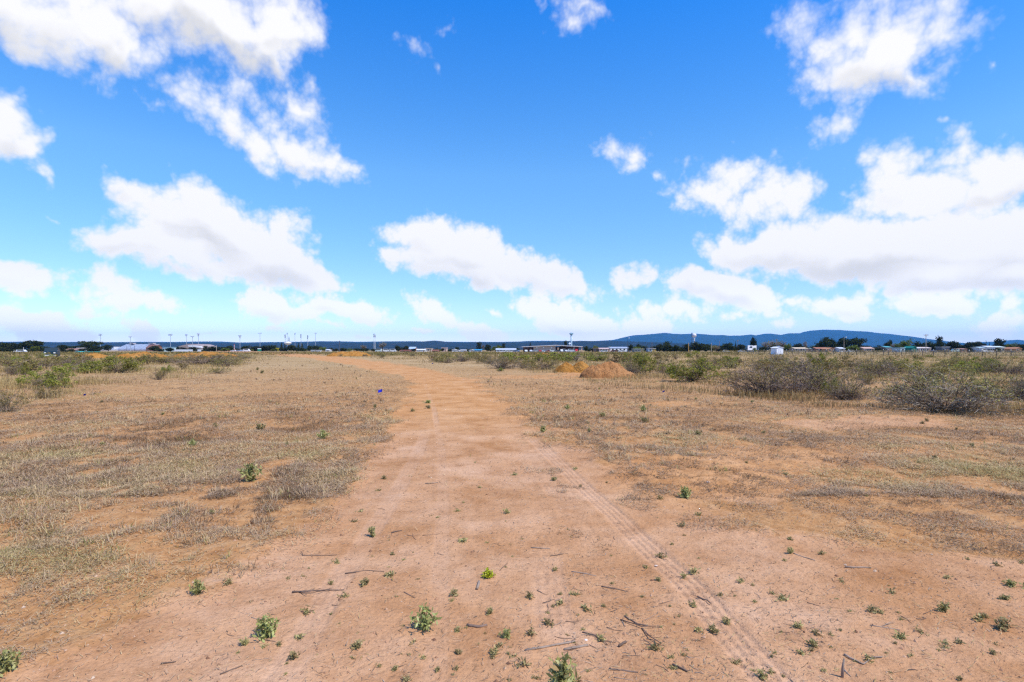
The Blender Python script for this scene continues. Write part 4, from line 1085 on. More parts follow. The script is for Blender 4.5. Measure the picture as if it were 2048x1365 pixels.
# ------------------------------------------------------------------ heaps of dug earth
def dirt_pile(px, row, w, h, label, humps, seed, orange, depth=0.8):
    """humps: (x in half-widths, relative height, relative radius)"""
    X, Y = ground_xy(px, row); hw = w/F*Y/2; hh = h/F*Y; Yc = Y + hw*depth*0.5
    n = 110; xs = np.linspace(-1.25, 1.25, n); ys = np.linspace(-1.25, 1.25, 60)
    GX, GY = np.meshgrid(xs, ys)
    Z = np.zeros_like(GX)
    for hx, rh, rr in humps:
        d = np.sqrt(((GX-hx)/rr)**2 + (GY/0.95)**2)
        Z = np.maximum(Z, rh*(0.30*np.clip(1.0-d, 0, 1) + 0.70*np.clip(1-d*d, 0, 1)**0.8))
    wx = GX*hw; wy = GY*hw*depth
    body = sstep(0.0, 0.12, Z)
    rg = 0.40*(fbm(wx*1.7+seed, wy*1.7, 3, seed % 50)-0.5) + 0.34*(fbm(wx*5.5+seed, wy*5.5, 4, seed % 47, 0.6)-0.5)
    Z = Z*hh + body*hh*rg - 0.05*(1-body)
    m, nt, bs = new_mat('dug_earth')
    tcn = N(nt, 'ShaderNodeTexCoord'); n1 = noise(nt, tcn.outputs['Object'], 1.2, 6, 0.65); n2 = noise(nt, tcn.outputs['Object'], 9, 5, 0.7)
    if orange: st = [(0.25, (0.26,0.105,0.022)), (0.5, (0.42,0.195,0.046)), (0.75, (0.54,0.285,0.085))]
    else: st = [(0.25, (0.29,0.125,0.045)), (0.5, (0.42,0.20,0.078)), (0.75, (0.51,0.27,0.12))]
    c1 = ramp(nt, n1, st)
    c1 = mixc(nt, 1.0, c1, ramp(nt, n2, [(0.3, (0.55,0.52,0.50)), (0.52, (1,1,1)), (0.7, (1.14,1.14,1.14))]), 'MULTIPLY')
    nt.links.new(c1, bs.inputs['Base Color']); bs.inputs['Roughness'].default_value = 0.95; bs.inputs['Specular IOR Level'].default_value = 0.05
    bp = N(nt, 'ShaderNodeBump'); bp.inputs['Distance'].default_value = 0.12; bp.inputs['Strength'].default_value = 1.0
    nt.links.new(n2, bp.inputs['Height']); nt.links.new(bp.outputs[0], bs.inputs['Normal'])
    co = np.stack([wx.ravel(), wy.ravel(), Z.ravel()], 1)
    i = np.arange(59)[:, None]*n; j = np.arange(n-1)[None, :]
    quads = np.stack([i+j, i+j+1, i+n+j+1, i+n+j], -1).reshape(-1, 4)
    o = link('dirt_pile', np_mesh('dirt_pile', co, quads, None, None, [m], True), None, (xat(px, Yc), Yc, hz(xat(px, Yc), Yc)))
    return tag(o, label, 'dirt pile')
dirt_pile(1147, 745, 72, 21, 'double-humped orange dirt mound, left of the pair beside the track', [(-0.42,0.92,0.72),(0.40,1.0,0.74),(0,0.62,1.0)], 3, True)
dirt_pile(1212, 757, 108, 32, 'broad pinkish-brown dirt mound, right of the pair and nearest', [(-0.30,0.88,0.72),(0.0,0.95,0.8),(0.25,1.0,0.72),(0.65,0.5,0.5)], 14, False)
dirt_pile(1085, 711, 34, 5, 'small orange soil patch showing through the middle scrub', [(0,1,1)], 21, True)
dirt_pile(697, 713, 88, 10, 'long low orange dirt pile beyond the bend of the track', [(-0.3,0.9,0.7),(0.3,1.0,0.75)], 25, True)
dirt_pile(182, 717, 66, 10, 'orange dirt pile in front of the left end of the stands', [(-0.3,0.75,0.7),(0.3,1.0,0.7)], 33, True)
dirt_pile(284, 718, 96, 13, 'orange dirt pile in front of the middle of the stands', [(-0.5,0.8,0.6),(0.0,1.0,0.6),(0.5,0.75,0.6)], 37, True)
dirt_pile(410, 716, 116, 12, 'longest orange dirt pile, in front of the domed arena', [(-0.5,0.8,0.6),(0.1,1.0,0.6),(0.6,0.8,0.5)], 43, True)
# ------------------------------------------------------------------ trees of the town
def crown_mesh(name, lobes, n, size, mat, flat=0.0):
    """leaf clumps spread through lobes (cx,cy,cz,rx,ry,rz), with holes"""
    vol = np.array([l[3]*l[4]*l[5] for l in lobes])**0.75; vol /= vol.sum()
    k = RNG.choice(len(lobes), n, p=vol); L = np.array(lobes)[k]
    d = RNG.normal(size=(n, 3)); d /= np.linalg.norm(d, axis=1, keepdims=True)
    r = RNG.random(n)**0.42
    C = L[:, :3] + d*r[:, None]*L[:, 3:]
    hole = vnoise(C[:, 0]*5+30, C[:, 1]*5+C[:, 2]*5+60, int(RNG.integers(60)))
    C = C[(hole > 0.30)]; m = len(C)
    tint = np.clip(RNG.normal(0.42, 0.22, m), 0, 1)
    return merge(name, [leaves(C, RNG.uniform(0.6, 1.4, m)*size, tint, long=1.3)], [mat])
def limbs(pts, r):
    mb = MB()
    for p in pts: mb.tube(p, [r*(1-0.75*i/(len(p)-1))*(1 if p[0][2] < 0.05 else 0.55) for i in range(len(p))], 5)
    return mb.mesh('trunk', M_BARK, True)
TREE = {}
def tree_kind(kind, lobes, n, size, mat, trunk, r=0.035):
    TREE.setdefault(kind, []).append((crown_mesh('crown', lobes, n, size, mat), limbs(trunk, r)))
# all in a unit height, half-width 0.5
def rnd_lobes(n, zc, zr, rx, rl):
    return [(random.uniform(-rx, rx), random.uniform(-rx, rx), zc+random.uniform(-zr, zr), rl*random.uniform(0.75, 1.25), rl*random.uniform(0.75, 1.25), rl*random.uniform(0.7, 1.1)) for _ in range(n)]
def trk(lean=0.05, top=0.7, n=4):
    t = [[(0,0,-0.03), (lean*0.4,0,0.2), (lean,0,0.4), (lean*1.2,0.02,top)]]
    for k in range(n):
        a = random.uniform(0, 6.28); z0 = random.uniform(0.18, 0.4)
        t.append([(lean*z0/0.4, 0, z0), (0.15*math.cos(a)+lean*0.5, 0.15*math.sin(a), z0+0.18), (0.30*math.cos(a), 0.30*math.sin(a), z0+random.uniform(0.28, 0.42))])
    return t
for i in range(4): tree_kind('round', rnd_lobes(11, 0.52, 0.28, 0.26, 0.22)+[(0,0,0.48,0.38,0.38,0.42)], 2000, 0.06, M_TREE, trk())
for i in range(3): tree_kind('low', rnd_lobes(10, 0.42, 0.26, 0.30, 0.24)+[(0,0,0.36,0.42,0.4,0.40)], 1900, 0.065, M_TREE, trk(0.03, 0.6))
for i in range(3): tree_kind('spreading', [(x*0.36, y*0.3, 0.72+random.uniform(-.1,.1), 0.2, 0.2, 0.17) for x, y in ((-1,0),(0,1),(1,0),(0,-1),(.5,.5),(-.5,-.6))]+[(0,0,0.80,0.26,0.26,0.18),(0,0,0.45,0.26,0.26,0.25)], 1700, 0.055, M_TREE, trk(0.06, 0.75, 6))
for i in range(2): tree_kind('conifer', [(0,0,0.12+0.12*k, 0.40*(1-k/8.5), 0.40*(1-k/8.5), 0.10) for k in range(8)]+[(0,0,0.96,0.05,0.05,0.08)], 1300, 0.05, M_TREE, [[(0,0,-0.03),(0,0,0.5),(0,0,0.95)]])
for i in range(2): tree_kind('columnar', [(random.uniform(-.08,.08),random.uniform(-.08,.08),0.14+0.14*k, 0.34, 0.34, 0.14) for k in range(6)], 1300, 0.06, M_TREE, trk(0.02, 0.8))
for i in range(3): tree_kind('light', rnd_lobes(10, 0.50, 0.26, 0.26, 0.22)+[(0,0,0.44,0.36,0.36,0.40)], 1900, 0.055, M_TREELIGHT, trk())
def bare_tree():
    pts = [[(0,0,-0.03),(0.02,0,0.25),(0.0,0,0.5),(0.02,0.0,0.98)]]
    for k in range(26):
        a = random.uniform(0, 6.28); z0 = random.uniform(0.22, 0.7); l = random.uniform(0.25, 0.45)*(1.1-z0*0.6)
        e = (math.cos(a)*l, math.sin(a)*l, z0+l*random.uniform(0.5, 1.0)); m = (math.cos(a)*l*0.5, math.sin(a)*l*0.5, z0+l*0.4)
        pts.append([(0, 0, z0), m, e])
        for q in range(3):
            b = a + random.uniform(-0.9, 0.9); pts.append([m, (m[0]+math.cos(b)*l*0.3, m[1]+math.sin(b)*l*0.3, m[2]+l*0.25), (m[0]+math.cos(b)*l*0.5, m[1]+math.sin(b)*l*0.5, m[2]+l*random.uniform(0.4, 0.6))])
    mb = MB()
    for i, p in enumerate(pts): mb.tube(p, [0.030*(1-0.8*j/(len(p)-1))*(1 if i == 0 else 0.5) for j in range(len(p))], 4)
    tr = mb.mesh('trunk', P(0.20,0.15,0.12,0.9,'grey_bark'), True)
    cr = crown_mesh('crown', [(0,0,0.65,0.4,0.4,0.32)], 330, 0.035, M_BUSHLEAF)
    TREE.setdefault('bare', []).append((cr, tr))
for i in range(2): bare_tree()
def put_tree(kind, cx, top, w, label, D=420.0, group=None, base=None):
    h = zat(top, D); X = xat(cx, D)
    cr, tr = random.choice(TREE[kind])
    t = thing('tree', label, 'tree', (X, D, 0), random.uniform(0, 6.28), group)
    link('crown', cr, t); link('trunk', tr, t)
    s = w/F*D*1.30; t.scale = (s, s, h*1.05)
    return t
trees = [
 # far left
 ('round',6,684,24,'dark tree at the very left edge of the skyline',400), ('round',20,685,24,'bluish dark tree second from the left edge',410),
 ('low',8,695,30,'low dark shrubby tree at the left edge in front of the tall ones',380),
 ('round',42,688,26,'dark tree between the cream house and the tallest left tree',400), ('spreading',63,682,34,'tallest broad dark tree at the far left',405),
 ('light',72,692,14,'greyish pale tree in front of the tallest far-left tree',385), ('round',84,692,28,'dark green tree right of the tallest far-left one',400),
 ('low',30,698,22,'low dark tree right of the cream house',385), ('low',50,697,30,'low dark tree below the tallest far-left tree',380),
 ('low',102,694,18,'low tree behind the dark parked truck',430),
 ('conifer',124,692,20,'dark triangular conifer in front of the pink-roofed house',360), ('round',128,689,24,'tree standing behind the dark triangular conifer',440),
 ('low',142,696,13,'small round tree in front of the pink-roofed house',350), ('round',146,692,22,'dull tree behind the pink-roofed house',470),
 ('round',160,690,20,'dark tree right of the pink-roofed house',450), ('spreading',182,683.5,32,'tall airy tree left of the stadium stands',420),
 ('low',170,695,22,'dark low tree below the tall airy one',400), ('round',197,692,20,'dark tree touching the left end of the stands',410), ('low',185,697,24,'low dark tree under the tall airy one beside the stands',395),
 ('round',217,689,16,'tree behind the left shoulder of the stands',640),
 ('round',308,691,18,'dark tree right of the stadium stands',520), ('low',318,695,18,'low dark tree left of the pale press building',520), ('round',340,696,16,'dark tree in front of the pale press building',480),
 ('round',352,693,14,'dark tree at the left foot of the domed arena',560), ('round',368,695,14,'small round tree in front of the middle of the domed arena',560), ('round',386,694.5,14,'round tree in front of the right half of the domed arena',560),
 ('low',397,698,14,'low tree near the right end of the domed arena',540), ('columnar',411,692,11,'upright dense tree right of the domed arena',560),
 # stadium to scoreboard
 ('round',428,693,20,'dark tree first in the long row right of the arena',560), ('round',443,694,18,'dark tree by the pale pole in the long row',560), ('round',458,692,18,'dark tree near the red and white mast',565),
 ('light',449,696,16,'slightly paler tree in the long row right of the arena',555), ('low',474,697,14,'low tree behind the parked vehicles near the red and white mast',570),
 ('round',492,692,20,'dark tree right of the red and white mast',580), ('round',510,692,20,'dark tree left of the green scoreboard',580), ('light',497,698,16,'pale grey-green bush-like tree right of the white box truck',540),
 ('round',527,692,18,'dark tree right of the green scoreboard',580), ('round',540,690.5,22,'dark tree left of the yellow goal post',585), ('light',548,697,16,'greener low tree beside the yellow goal post',560),
 ('conifer',563,687,9,'narrow conifer left of the flat white water tank',560), ('conifer',570,690,9,'short narrow conifer under the flat white water tank',560), ('round',582,690,20,'dark tree under the right side of the flat white water tank',560),
 ('conifer',597,688,9,'narrow conifer right of the flat white water tank',560), ('conifer',604,689,10,'reddish-brown conifer right of the narrow one',560), ('round',620,691,12,'dark tree behind the white dugouts, left one',570), ('round',631,691,18,'dark tree behind the white dugouts, right one',570),
 ('light',648,694,14,'brownish-green tree right of the white dugouts',560),
 ('round',661,696,10,'small dark tree second right of the dugouts',540), ('round',672,697,8,'smallest dark tree left of the dark tall pole',540), ('round',683,696,10,'dark tree right of the dark tall pole',530), ('round',690,697,9,'small dark tree beside the one at the dark pole',530), ('light',699,696,12,'yellowish dark tree left of the twin light pole',540),
 ('bare',727,690,14,'reddish bare tree left of the twin light pole',560), ('round',726,697,10,'small dark tree under the reddish bare tree',540), ('round',734,697,8,'dark shrub-like tree next to the one under the bare tree',545),
 ('low',748,697.5,10,'low dark tree at the foot of the twin light pole',540), ('bare',765,684,18,'tall grey bare tree right of the twin light pole',520), ('low',765,697,10,'dark bush-like tree at the foot of the tall bare tree',515), ('low',778,699,8,'low tree right of the tall bare tree',515),
 # centre
 ('round',796.5,692,15,'round dark tree, left of a pair in the middle of the skyline',480), ('round',811.5,692.5,13,'round dark tree, right of a pair in the middle of the skyline',480), ('low',828,696,12,'low dull tree right of the blue-roofed building',500),
 ('low',862,696,10,'low tree behind the red sheds',520), ('low',874,697,9,'low dark tree between the white and pink houses',500), ('round',885,697,7,'small dark tree beside the pink house',500), ('low',902,696.5,10,'low dark tree right of the pink house',490), ('round',914,694,9,'dark tree standing alone among small white houses',480), ('low',935,697,12,'pointed low tree left of the blue canopy',480), ('low',944,696,10,'low tree behind the white shed by the blue canopy',500),
 ('columnar',958,685,13,'tall dense tree behind the blue canopy',470), ('bare',966,690,8,'thin bare tree between the two tall trees by the blue canopy',470), ('round',976,688.5,13,'tall dark tree right of the blue canopy',465), ('light',991,691,18,'mid-green tree behind the long white building',500), ('light',1000,690,14,'green tree right of the mid-green one behind the long white building',505), ('columnar',1007,687,9,'dark upright tree behind the long white building',500),
 ('low',1030,694,14,'low tree between the long white building and the school',500),
 ('conifer',1060.5,686.5,8,'small dark tree behind the left roof of the school',560), ('columnar',1131,682,8,'dark upright tree behind the school roof by the blue standpipe',560), ('low',1124,687.5,8,'low tree beside the upright one behind the school roof',560),
 ('round',1171,692,12,'dark tree at the right end of the school',470), ('low',1178,696,10,'low dark tree right of the school',460), ('light',1192,690.5,14,'brownish-green tree behind the pink building',520), ('light',1220,691,10,'dull tree behind the join of the pink and white buildings',520),
 # right of centre
 ('round',1261,689.5,10,'dark tree just right of the long white metal building',450), ('round',1277,688.5,10,'second dark tree right of the long white metal building',470), ('round',1290,693,12,'dark tree between the grey shed and the blue and yellow building',430), ('low',1303,691,10,'dark tree behind the blue and yellow building',500),
 ('round',1319,687.5,14,'dark tree left of the big dense clump',430), ('round',1334,688.5,24,'big dense dark tree left of the orange pole',410), ('spreading',1335,683.5,14,'reddish bare crown showing above the big dense tree',480), ('round',1353,691,18,'dark tree between the big dense tree and the orange pole',410), ('low',1366,697,9,'low round dark tree left of the orange pole',395), ('round',1372,687.5,14,'dark tree behind the orange pole',450),
 ('round',1395,684.5,26,'largest dark tree, in front of the ball water tower',400), ('round',1410,687.5,20,'dark tree touching the right of the largest one by the ball tower',410), ('light',1425,690,18,'mid-green tree at the pole right of the ball tower',420), ('bare',1431,691,18,'grey thin tree right of the ball tower',410), ('low',1440,692,14,'dark low tree right of the grey thin tree',420),
 ('round',1452,686.5,22,'broad dark tree left of the white A-frame house',430), ('conifer',1471,685,6,'thin dark conifer left of the white A-frame house',430), ('round',1463,690,16,'dark tree beside the thin conifer',425), ('round',1482,688,18,'rounded dark tree next to the white A-frame house',430), ('round',1507,676,14,'tall dark tree right behind the white A-frame house',430),
 ('light',1509,694,8,'small green tree before the A-frame house',400), ('bare',1532,683,20,'left grey half-bare tree between the A-frame house and the shed',420), ('bare',1546,680.5,26,'tallest grey half-bare tree behind the white shed',430), ('bare',1564,681.5,22,'right grey half-bare tree behind the white shed',440), ('low',1527,691,16,'dark tree under the grey half-bare trees',415), ('low',1548,690,18,'dull dark tree under the tallest half-bare tree',425),
 ('light',1578,686,14,'mid-green tree just right of the white shed',430), ('round',1593,687.5,16,'dark tree behind the tan low house',470), ('bare',1610,683.5,12,'reddish tree with a brown crown right of the tan low house',450), ('low',1606,690,16,'dark tree at the foot of the reddish one',455), ('low',1625,690,18,'dark tree behind the teal-roofed house',470),
 ('round',1649,673,22,'tall round tree, left of the tall trio right of the shed',440), ('low',1634,682,10,'ragged tree left of the tall trio',440), ('round',1666,679,18,'middle dark tree of the tall trio',440), ('round',1686,674,24,'tall round tree at the light pole in the tall trio',440), ('spreading',1712,677,30,'wide flat-topped dark tree right of the tall trio',440), ('light',1704,690,26,'olive tree below the wide flat-topped one',425), ('low',1676,690,20,'dark low tree below the tall trio',430),
 ('low',1735,690,20,'dark low tree in front of the mountain foot',480), ('low',1757,693,20,'low dark tree left of the small teal roof',420),
 ('round',1777,681.5,14,'small round dark tree above the small teal roof',460), ('bare',1785,688,10,'brownish tree right of the small round one',440), ('light',1795,684,18,'mid-green tree left of the sunlit round one',440), ('light',1815,676.5,20,'sunlit round green tree near the utility pole',420), ('light',1823,690,8,'bright green shrub-like tree below the sunlit round one',410),
 ('round',1838,684,22,'dark tree left of the tall utility pole',450), ('round',1862,684,22,'dark tree right of the tall utility pole',450), ('round',1850,686,20,'dark tree behind the tall utility pole',460),
 ('columnar',1879,673.5,15,'tallest dark tree right of the utility pole',420), ('round',1883,683,18,'dark tree at the foot of the tallest one right of the pole',415), ('round',1904,681.5,26,'wide dark tree right of the tallest one',420), ('low',1924,686,16,'dark tree between the wide one and the round one far right',420), ('round',1937,683,16,'round dark tree far right with flat base',415), ('low',1936,692,16,'low dark tree under the round far-right one',400),
 ('spreading',1957,684,18,'open-crowned dark tree left of the white house far right',430), ('conifer',1972,683.5,5,'first thin cypress left of the tall far-right tree',440), ('conifer',1979,686,4,'second thin cypress left of the tall far-right tree',440),
 ('round',1996,676,18,'tall dark tree above the white house far right',425), ('low',1995,694,10,'dark bush-like tree in front of the white house far right',390), ('light',2026,684.5,18,'yellow-green tree near the right edge',430), ('round',2044,688,14,'dark tree at the right edge of the photo',420), ('low',2012,691,12,'low green tree left of the yellow-green one',440),
]
for kind, cx, top, w, lab, D in trees: put_tree(kind, cx, top, w, lab, D)

def tree_row(n, x0, x1, t0, t1, D0, D1, label, group):
    for k in range(n):
        cx = x0 + (x1-x0)*(k+random.uniform(0.1, 0.9))/n
        put_tree(random.choice(['low', 'round', 'low', 'light']), cx, random.uniform(t0, t1), random.uniform(12, 20), label, random.uniform(D0, D1), group)
tree_row(26, 1700, 2060, 688, 694, 455, 520, 'dark low tree in the unbroken row behind the houses on the far right', 'trees behind the far-right houses')
tree_row(20, 1262, 1500, 690, 696, 450, 520, 'dark low tree in the unbroken row on both sides of the ball water tower', 'trees around the ball water tower')
tree_row(12, 1570, 1720, 688, 694, 460, 520, 'dark low tree in the row behind the houses right of the white shed', 'trees behind the houses right of the shed')
tree_row(22, 408, 645, 693, 698, 560, 640, 'dark low tree in the unbroken row between the arena and the dugouts', 'trees between arena and dugouts')
tree_row(16, -10, 200, 691, 697, 440, 520, 'dark low tree in the row behind the houses at the far left', 'trees behind the far-left houses')
tree_row(16, 645, 1040, 696, 699, 560, 640, 'small dark tree among the low houses in the middle of the skyline', 'small trees among the middle houses')
# ------------------------------------------------------------------ buildings
M_GLASS = paint('window_glass', (0.03,0.04,0.05), 0.15, 0.2, 0.5, 0.5)
M_WHITE = paint('white_paint', (0.66,0.66,0.65), 0.6, 0.06, 0.4)
def building(name, label, x0, x1, top, D, wall, roof, style='flat', depth=9.0, eave=None, wins=2, door=True, roof_name='roof', cat='building', group=None, base=0.0, roof_h=0.35, overhang=0.35, win_mat=None):
    """front wall from px x0 to x1 at distance D; top = ridge row, eave = eave row"""
    X0, X1 = xat(x0, D), xat(x1, D); zt = zat(top, D); ze = zat(eave, D) if eave else zt
    cx = (X0+X1)/2; w = (X1-X0)/2
    t = thing(name, label, cat, (cx, D, 0), 0, group)
    oh = overhang
    if style == 'flat':
        MB().box(-w, w, 0, depth, -0.3, zt-roof_h).build('wall', wall, t)
        MB().box(-w-oh, w+oh, -oh, depth+oh, zt-roof_h, zt).build(roof_name, roof, t)
        zw = zt-roof_h
    elif style == 'gable_side':       # ridge runs across the view
        ze = ze if eave else zt*0.62
        MB().prism_x([(0, -0.3), (depth, -0.3), (depth, ze), (depth/2, zt-0.2), (0, ze)], -w, w).build('wall', wall, t)
        th = 0.18
        MB().prism_x([(-oh, ze-0.12), (-oh, ze-0.12+th), (depth/2, zt), (depth+oh, ze-0.12+th), (depth+oh, ze-0.12), (depth/2, zt-th)], -w-oh, w+oh).build(roof_name, roof, t)
        zw = ze
    elif style == 'gable_front':      # gable faces the camera
        MB().prism([(-w, -0.3), (w, -0.3), (w, ze), (0, zt-0.2), (-w, ze)], 0, depth).build('wall', wall, t)
        th = 0.2; k = oh*(zt-ze)/w
        MB().prism([(-w-oh, ze-k), (0, zt-th), (w+oh, ze-k), (w+oh, ze-k+th), (0, zt), (-w-oh, ze-k+th)], -oh, depth+oh).build(roof_name, roof, t)
        zw = ze
    wm = win_mat or M_GLASS
    n = wins + (1 if door else 0)
    for i in range(wins):
        xx = -w + 2*w*(i+0.6)/(n+0.2); ww = min(0.7, w*0.5/max(n, 1)+0.2); z0 = max(0.9, zw*0.35); z1 = max(z0+0.4, min(zw-0.35, z0+1.2))
        f = MB().box(xx-ww-0.08, xx+ww+0.08, -0.05, 0.02, z0-0.08, z1+0.08).build('window', M_WHITE, t)
        MB().box(xx-ww, xx+ww, -0.075, -0.052, z0, z1).build('pane', wm, f)
    if door:
        xx = -w + 2*w*(n-0.4)/(n+0.2); MB().box(xx-0.5, xx+0.5, -0.06, 0.02, 0, min(2.05, zw*0.85)).build('door', P(0.25,0.17,0.11), t)
    return t
CREAM=P(0.58,0.50,0.38); TAN=P(0.50,0.38,0.27); PINK=P(0.55,0.36,0.28); WHT=M_WHITE; GREY=P(0.40,0.42,0.44); DGREY=P(0.12,0.12,0.13); TEAL=P(0.03,0.30,0.28); TURQ=P(0.05,0.42,0.40); BLUE=P(0.05,0.30,0.50); REDB=P(0.28,0.09,0.05); ORNG=P(0.62,0.32,0.15); METAL=P(0.50,0.54,0.58,0.5); BROWN=P(0.20,0.10,0.06); SLATE=P(0.20,0.27,0.38); YEL=P(0.65,0.48,0.10)
building('house','cream house half hidden by trees at the far left',14,28,700,385,CREAM,P(0.45,0.36,0.28),'gable_side',eave=702)
building('house','small pale cream house behind the dark parked truck',94,120,698.5,410,CREAM,P(0.55,0.50,0.40),'gable_side',eave=701.5)
building('house','long house with a pinkish-brown roof left of the stands',129,160,697.5,420,P(0.42,0.26,0.19),P(0.42,0.22,0.16),'gable_side',eave=701,wins=4)
building('house','white-topped shed roof above the pink-roofed house',154,163,696,440,WHT,WHT,'flat',wins=1,door=False)
building('shed','turquoise shed in front of the pink-roofed house',150,164,703,330,TURQ,TURQ,'gable_side',eave=704.5,wins=1)
building('shed','smaller turquoise shed nearer the stands',169,178,703.2,330,TURQ,TEAL,'flat',wins=1)
building('press_building','pale blue-green press building right of the stands',325,343,694.5,520,P(0.50,0.66,0.68),P(0.32,0.50,0.58),'flat',wins=3,depth=7)
building('house','low house with a brown roof behind the right end of the stands',292,311,689.5,700,P(0.30,0.13,0.08),P(0.20,0.10,0.07),'gable_side',eave=696,wins=2,depth=14)
building('dugout','left white dugout by the playing field',622,630,700.5,520,WHT,WHT,'flat',wins=0,door=False,depth=4)
building('dugout','right white dugout by the playing field',632,640,700.5,520,WHT,WHT,'flat',wins=0,door=False,depth=4)
building('shed','low white shed left of the small dark trees by the dugouts',651,658,699,530,WHT,WHT,'gable_side',eave=700.5,wins=1)
building('shed','blue-grey metal-roofed barn in the middle of the skyline',817,829,694,540,P(0.62,0.40,0.32),P(0.42,0.52,0.66,0.4),'gable_side',eave=698.3,wins=2,depth=16)
building('shed','long low red shed below the round dark pair of trees',800,819,700.3,450,REDB,REDB,'gable_side',eave=701.5,wins=1)
building('house','white house right of the blue-grey barn',833,850,698.3,480,WHT,P(0.70,0.68,0.66),'gable_side',eave=700.5,wins=3)
building('house','tan two-storey house in the middle of the skyline',851,863,697,500,P(0.60,0.48,0.38),P(0.55,0.42,0.34),'flat',wins=2)
building('shed','dark red shed between the tan house and the pink house',864,876,700,470,REDB,P(0.35,0.14,0.08),'gable_side',eave=701.5,wins=0)
building('house','pink flat-topped house in the middle of the skyline',883,893,695.8,520,P(0.62,0.42,0.36),P(0.66,0.48,0.42),'flat',wins=2)
building('house','small white house right of the pink house',904,912,698.5,470,WHT,WHT,'gable_front',eave=700,wins=1)
building('house','low white house right of the lone dark tree',921,932,699.7,470,WHT,P(0.6,0.6,0.62),'gable_side',eave=701,wins=2)
building('shed','white tent-like shed touching the blue canopy',938,949,699,440,WHT,WHT,'gable_front',eave=701,wins=0)
building('market_canopy','low building under a bright blue canopy roof',949,963,699,440,P(0.5,0.5,0.5),BLUE,'gable_side',eave=700.8,wins=2)
building('shed','long white metal-roofed building left of the school',992,1032,697,450,P(0.62,0.62,0.64),METAL,'gable_side',eave=700,wins=5,depth=14)
building('hall','pale pink building right of the school',1199,1221,696,450,P(0.66,0.50,0.45),P(0.55,0.40,0.36),'gable_side',eave=698.3,wins=3,depth=14)
building('porch_building','dark-fronted porch building left of the pale pink one',1186,1199,696.3,455,P(0.09,0.05,0.04),P(0.36,0.28,0.16),'flat',wins=1,depth=8)
building('warehouse','long white metal building right of the pale pink one',1221,1261,694.2,450,P(0.80,0.80,0.79),P(0.50,0.56,0.68,0.4),'gable_side',eave=695.8,wins=4,depth=16)
building('shed','grey open-fronted shed right of the long white metal building',1268,1288,698,420,P(0.20,0.21,0.20),P(0.42,0.45,0.44),'flat',wins=2,depth=7)
building('shed','pale blue shed joined to the yellow one',1297,1304.5,696.5,420,P(0.36,0.47,0.60),P(0.42,0.40,0.42),'flat',wins=1,door=False)
building('shed','yellow-fronted shed joined to the pale blue one',1305,1311,697,420,YEL,P(0.45,0.46,0.46),'flat',wins=0)
building('house','tan low house with a pale roof right of the white shed',1590,1615,695.3,420,P(0.45,0.36,0.28),P(0.66,0.52,0.36),'gable_side',eave=697.6,wins=4)
building('house','house with a dull teal roof among the right-hand trees',1622,1636,696.3,430,P(0.42,0.22,0.17),P(0.20,0.32,0.30),'gable_side',eave=698,wins=2)
building('house','long house with a red-brown roof below the tall trio of trees',1633,1658,695,425,P(0.32,0.16,0.10),P(0.36,0.15,0.08),'gable_side',eave=698,wins=4)
building('house','orange-tan gabled house right of the red-brown roof',1657,1669,695.5,415,ORNG,P(0.55,0.26,0.12),'gable_front',eave=698.5,wins=1)
building('shed','white shed at the foot of the light pole on the right',1679,1690,695,410,WHT,P(0.60,0.64,0.66),'gable_side',eave=697.5,wins=2)
building('house','tan house below the mountain on the right',1728,1748,694.5,420,P(0.58,0.42,0.28),P(0.55,0.36,0.28),'gable_side',eave=697.5,wins=3)
building('house','house with a small teal roof below the small round tree',1771,1783,692.8,420,P(0.40,0.28,0.22),P(0.10,0.36,0.38),'gable_side',eave=695,wins=2)
building('shed','pale blue-white shed left of the dark green tent',1801,1810,695.5,400,P(0.45,0.58,0.62),P(0.35,0.52,0.55),'flat',wins=1,door=False)
building('canopy_tent','dark green peaked canopy tent left of the utility pole',1825,1833,692.5,400,P(0.02,0.18,0.13),P(0.02,0.22,0.16),'gable_front',eave=696,wins=0)
building('shed','white shed right of the dark green tent',1833,1841,694.7,410,WHT,WHT,'gable_side',eave=696.5,wins=1)
building('house','long pinkish-white house at the foot of the utility pole',1841,1862,694.5,415,P(0.60,0.50,0.44),P(0.60,0.50,0.44),'gable_side',eave=696.5,wins=4)
building('house','long white house with pale roof near the right edge',1974,1992,692,400,WHT,P(0.58,0.60,0.62),'gable_side',eave=694.6,wins=4)
building('house','white gabled wing right of the long white house near the edge',1992,2009,692.6,405,P(0.62,0.64,0.60),P(0.56,0.66,0.62),'gable_side',eave=694.8,wins=2)
building('house','cream front room of the houses near the right edge',2003,2010,694.6,398,P(0.62,0.55,0.40),P(0.66,0.62,0.50),'flat',wins=1,door=False)
building('house','small white building with pale blue roof among far-right trees',1959,1969,694.3,400,WHT,P(0.45,0.58,0.60),'gable_side',eave=696,wins=1)
building('house','orange-brown gabled house near the right edge',2032,2043,694.7,385,ORNG,P(0.50,0.22,0.10),'gable_front',eave=698,wins=1)
building('shed','brown low shed among the trees far right',1923,1934,697,390,P(0.40,0.20,0.12),P(0.34,0.18,0.12),'gable_side',eave=698.6,wins=1)
building('shed','grey-roofed open shed right of the utility pole',1884,1899,694,400,DGREY,P(0.45,0.46,0.48),'flat',wins=1,depth=6)
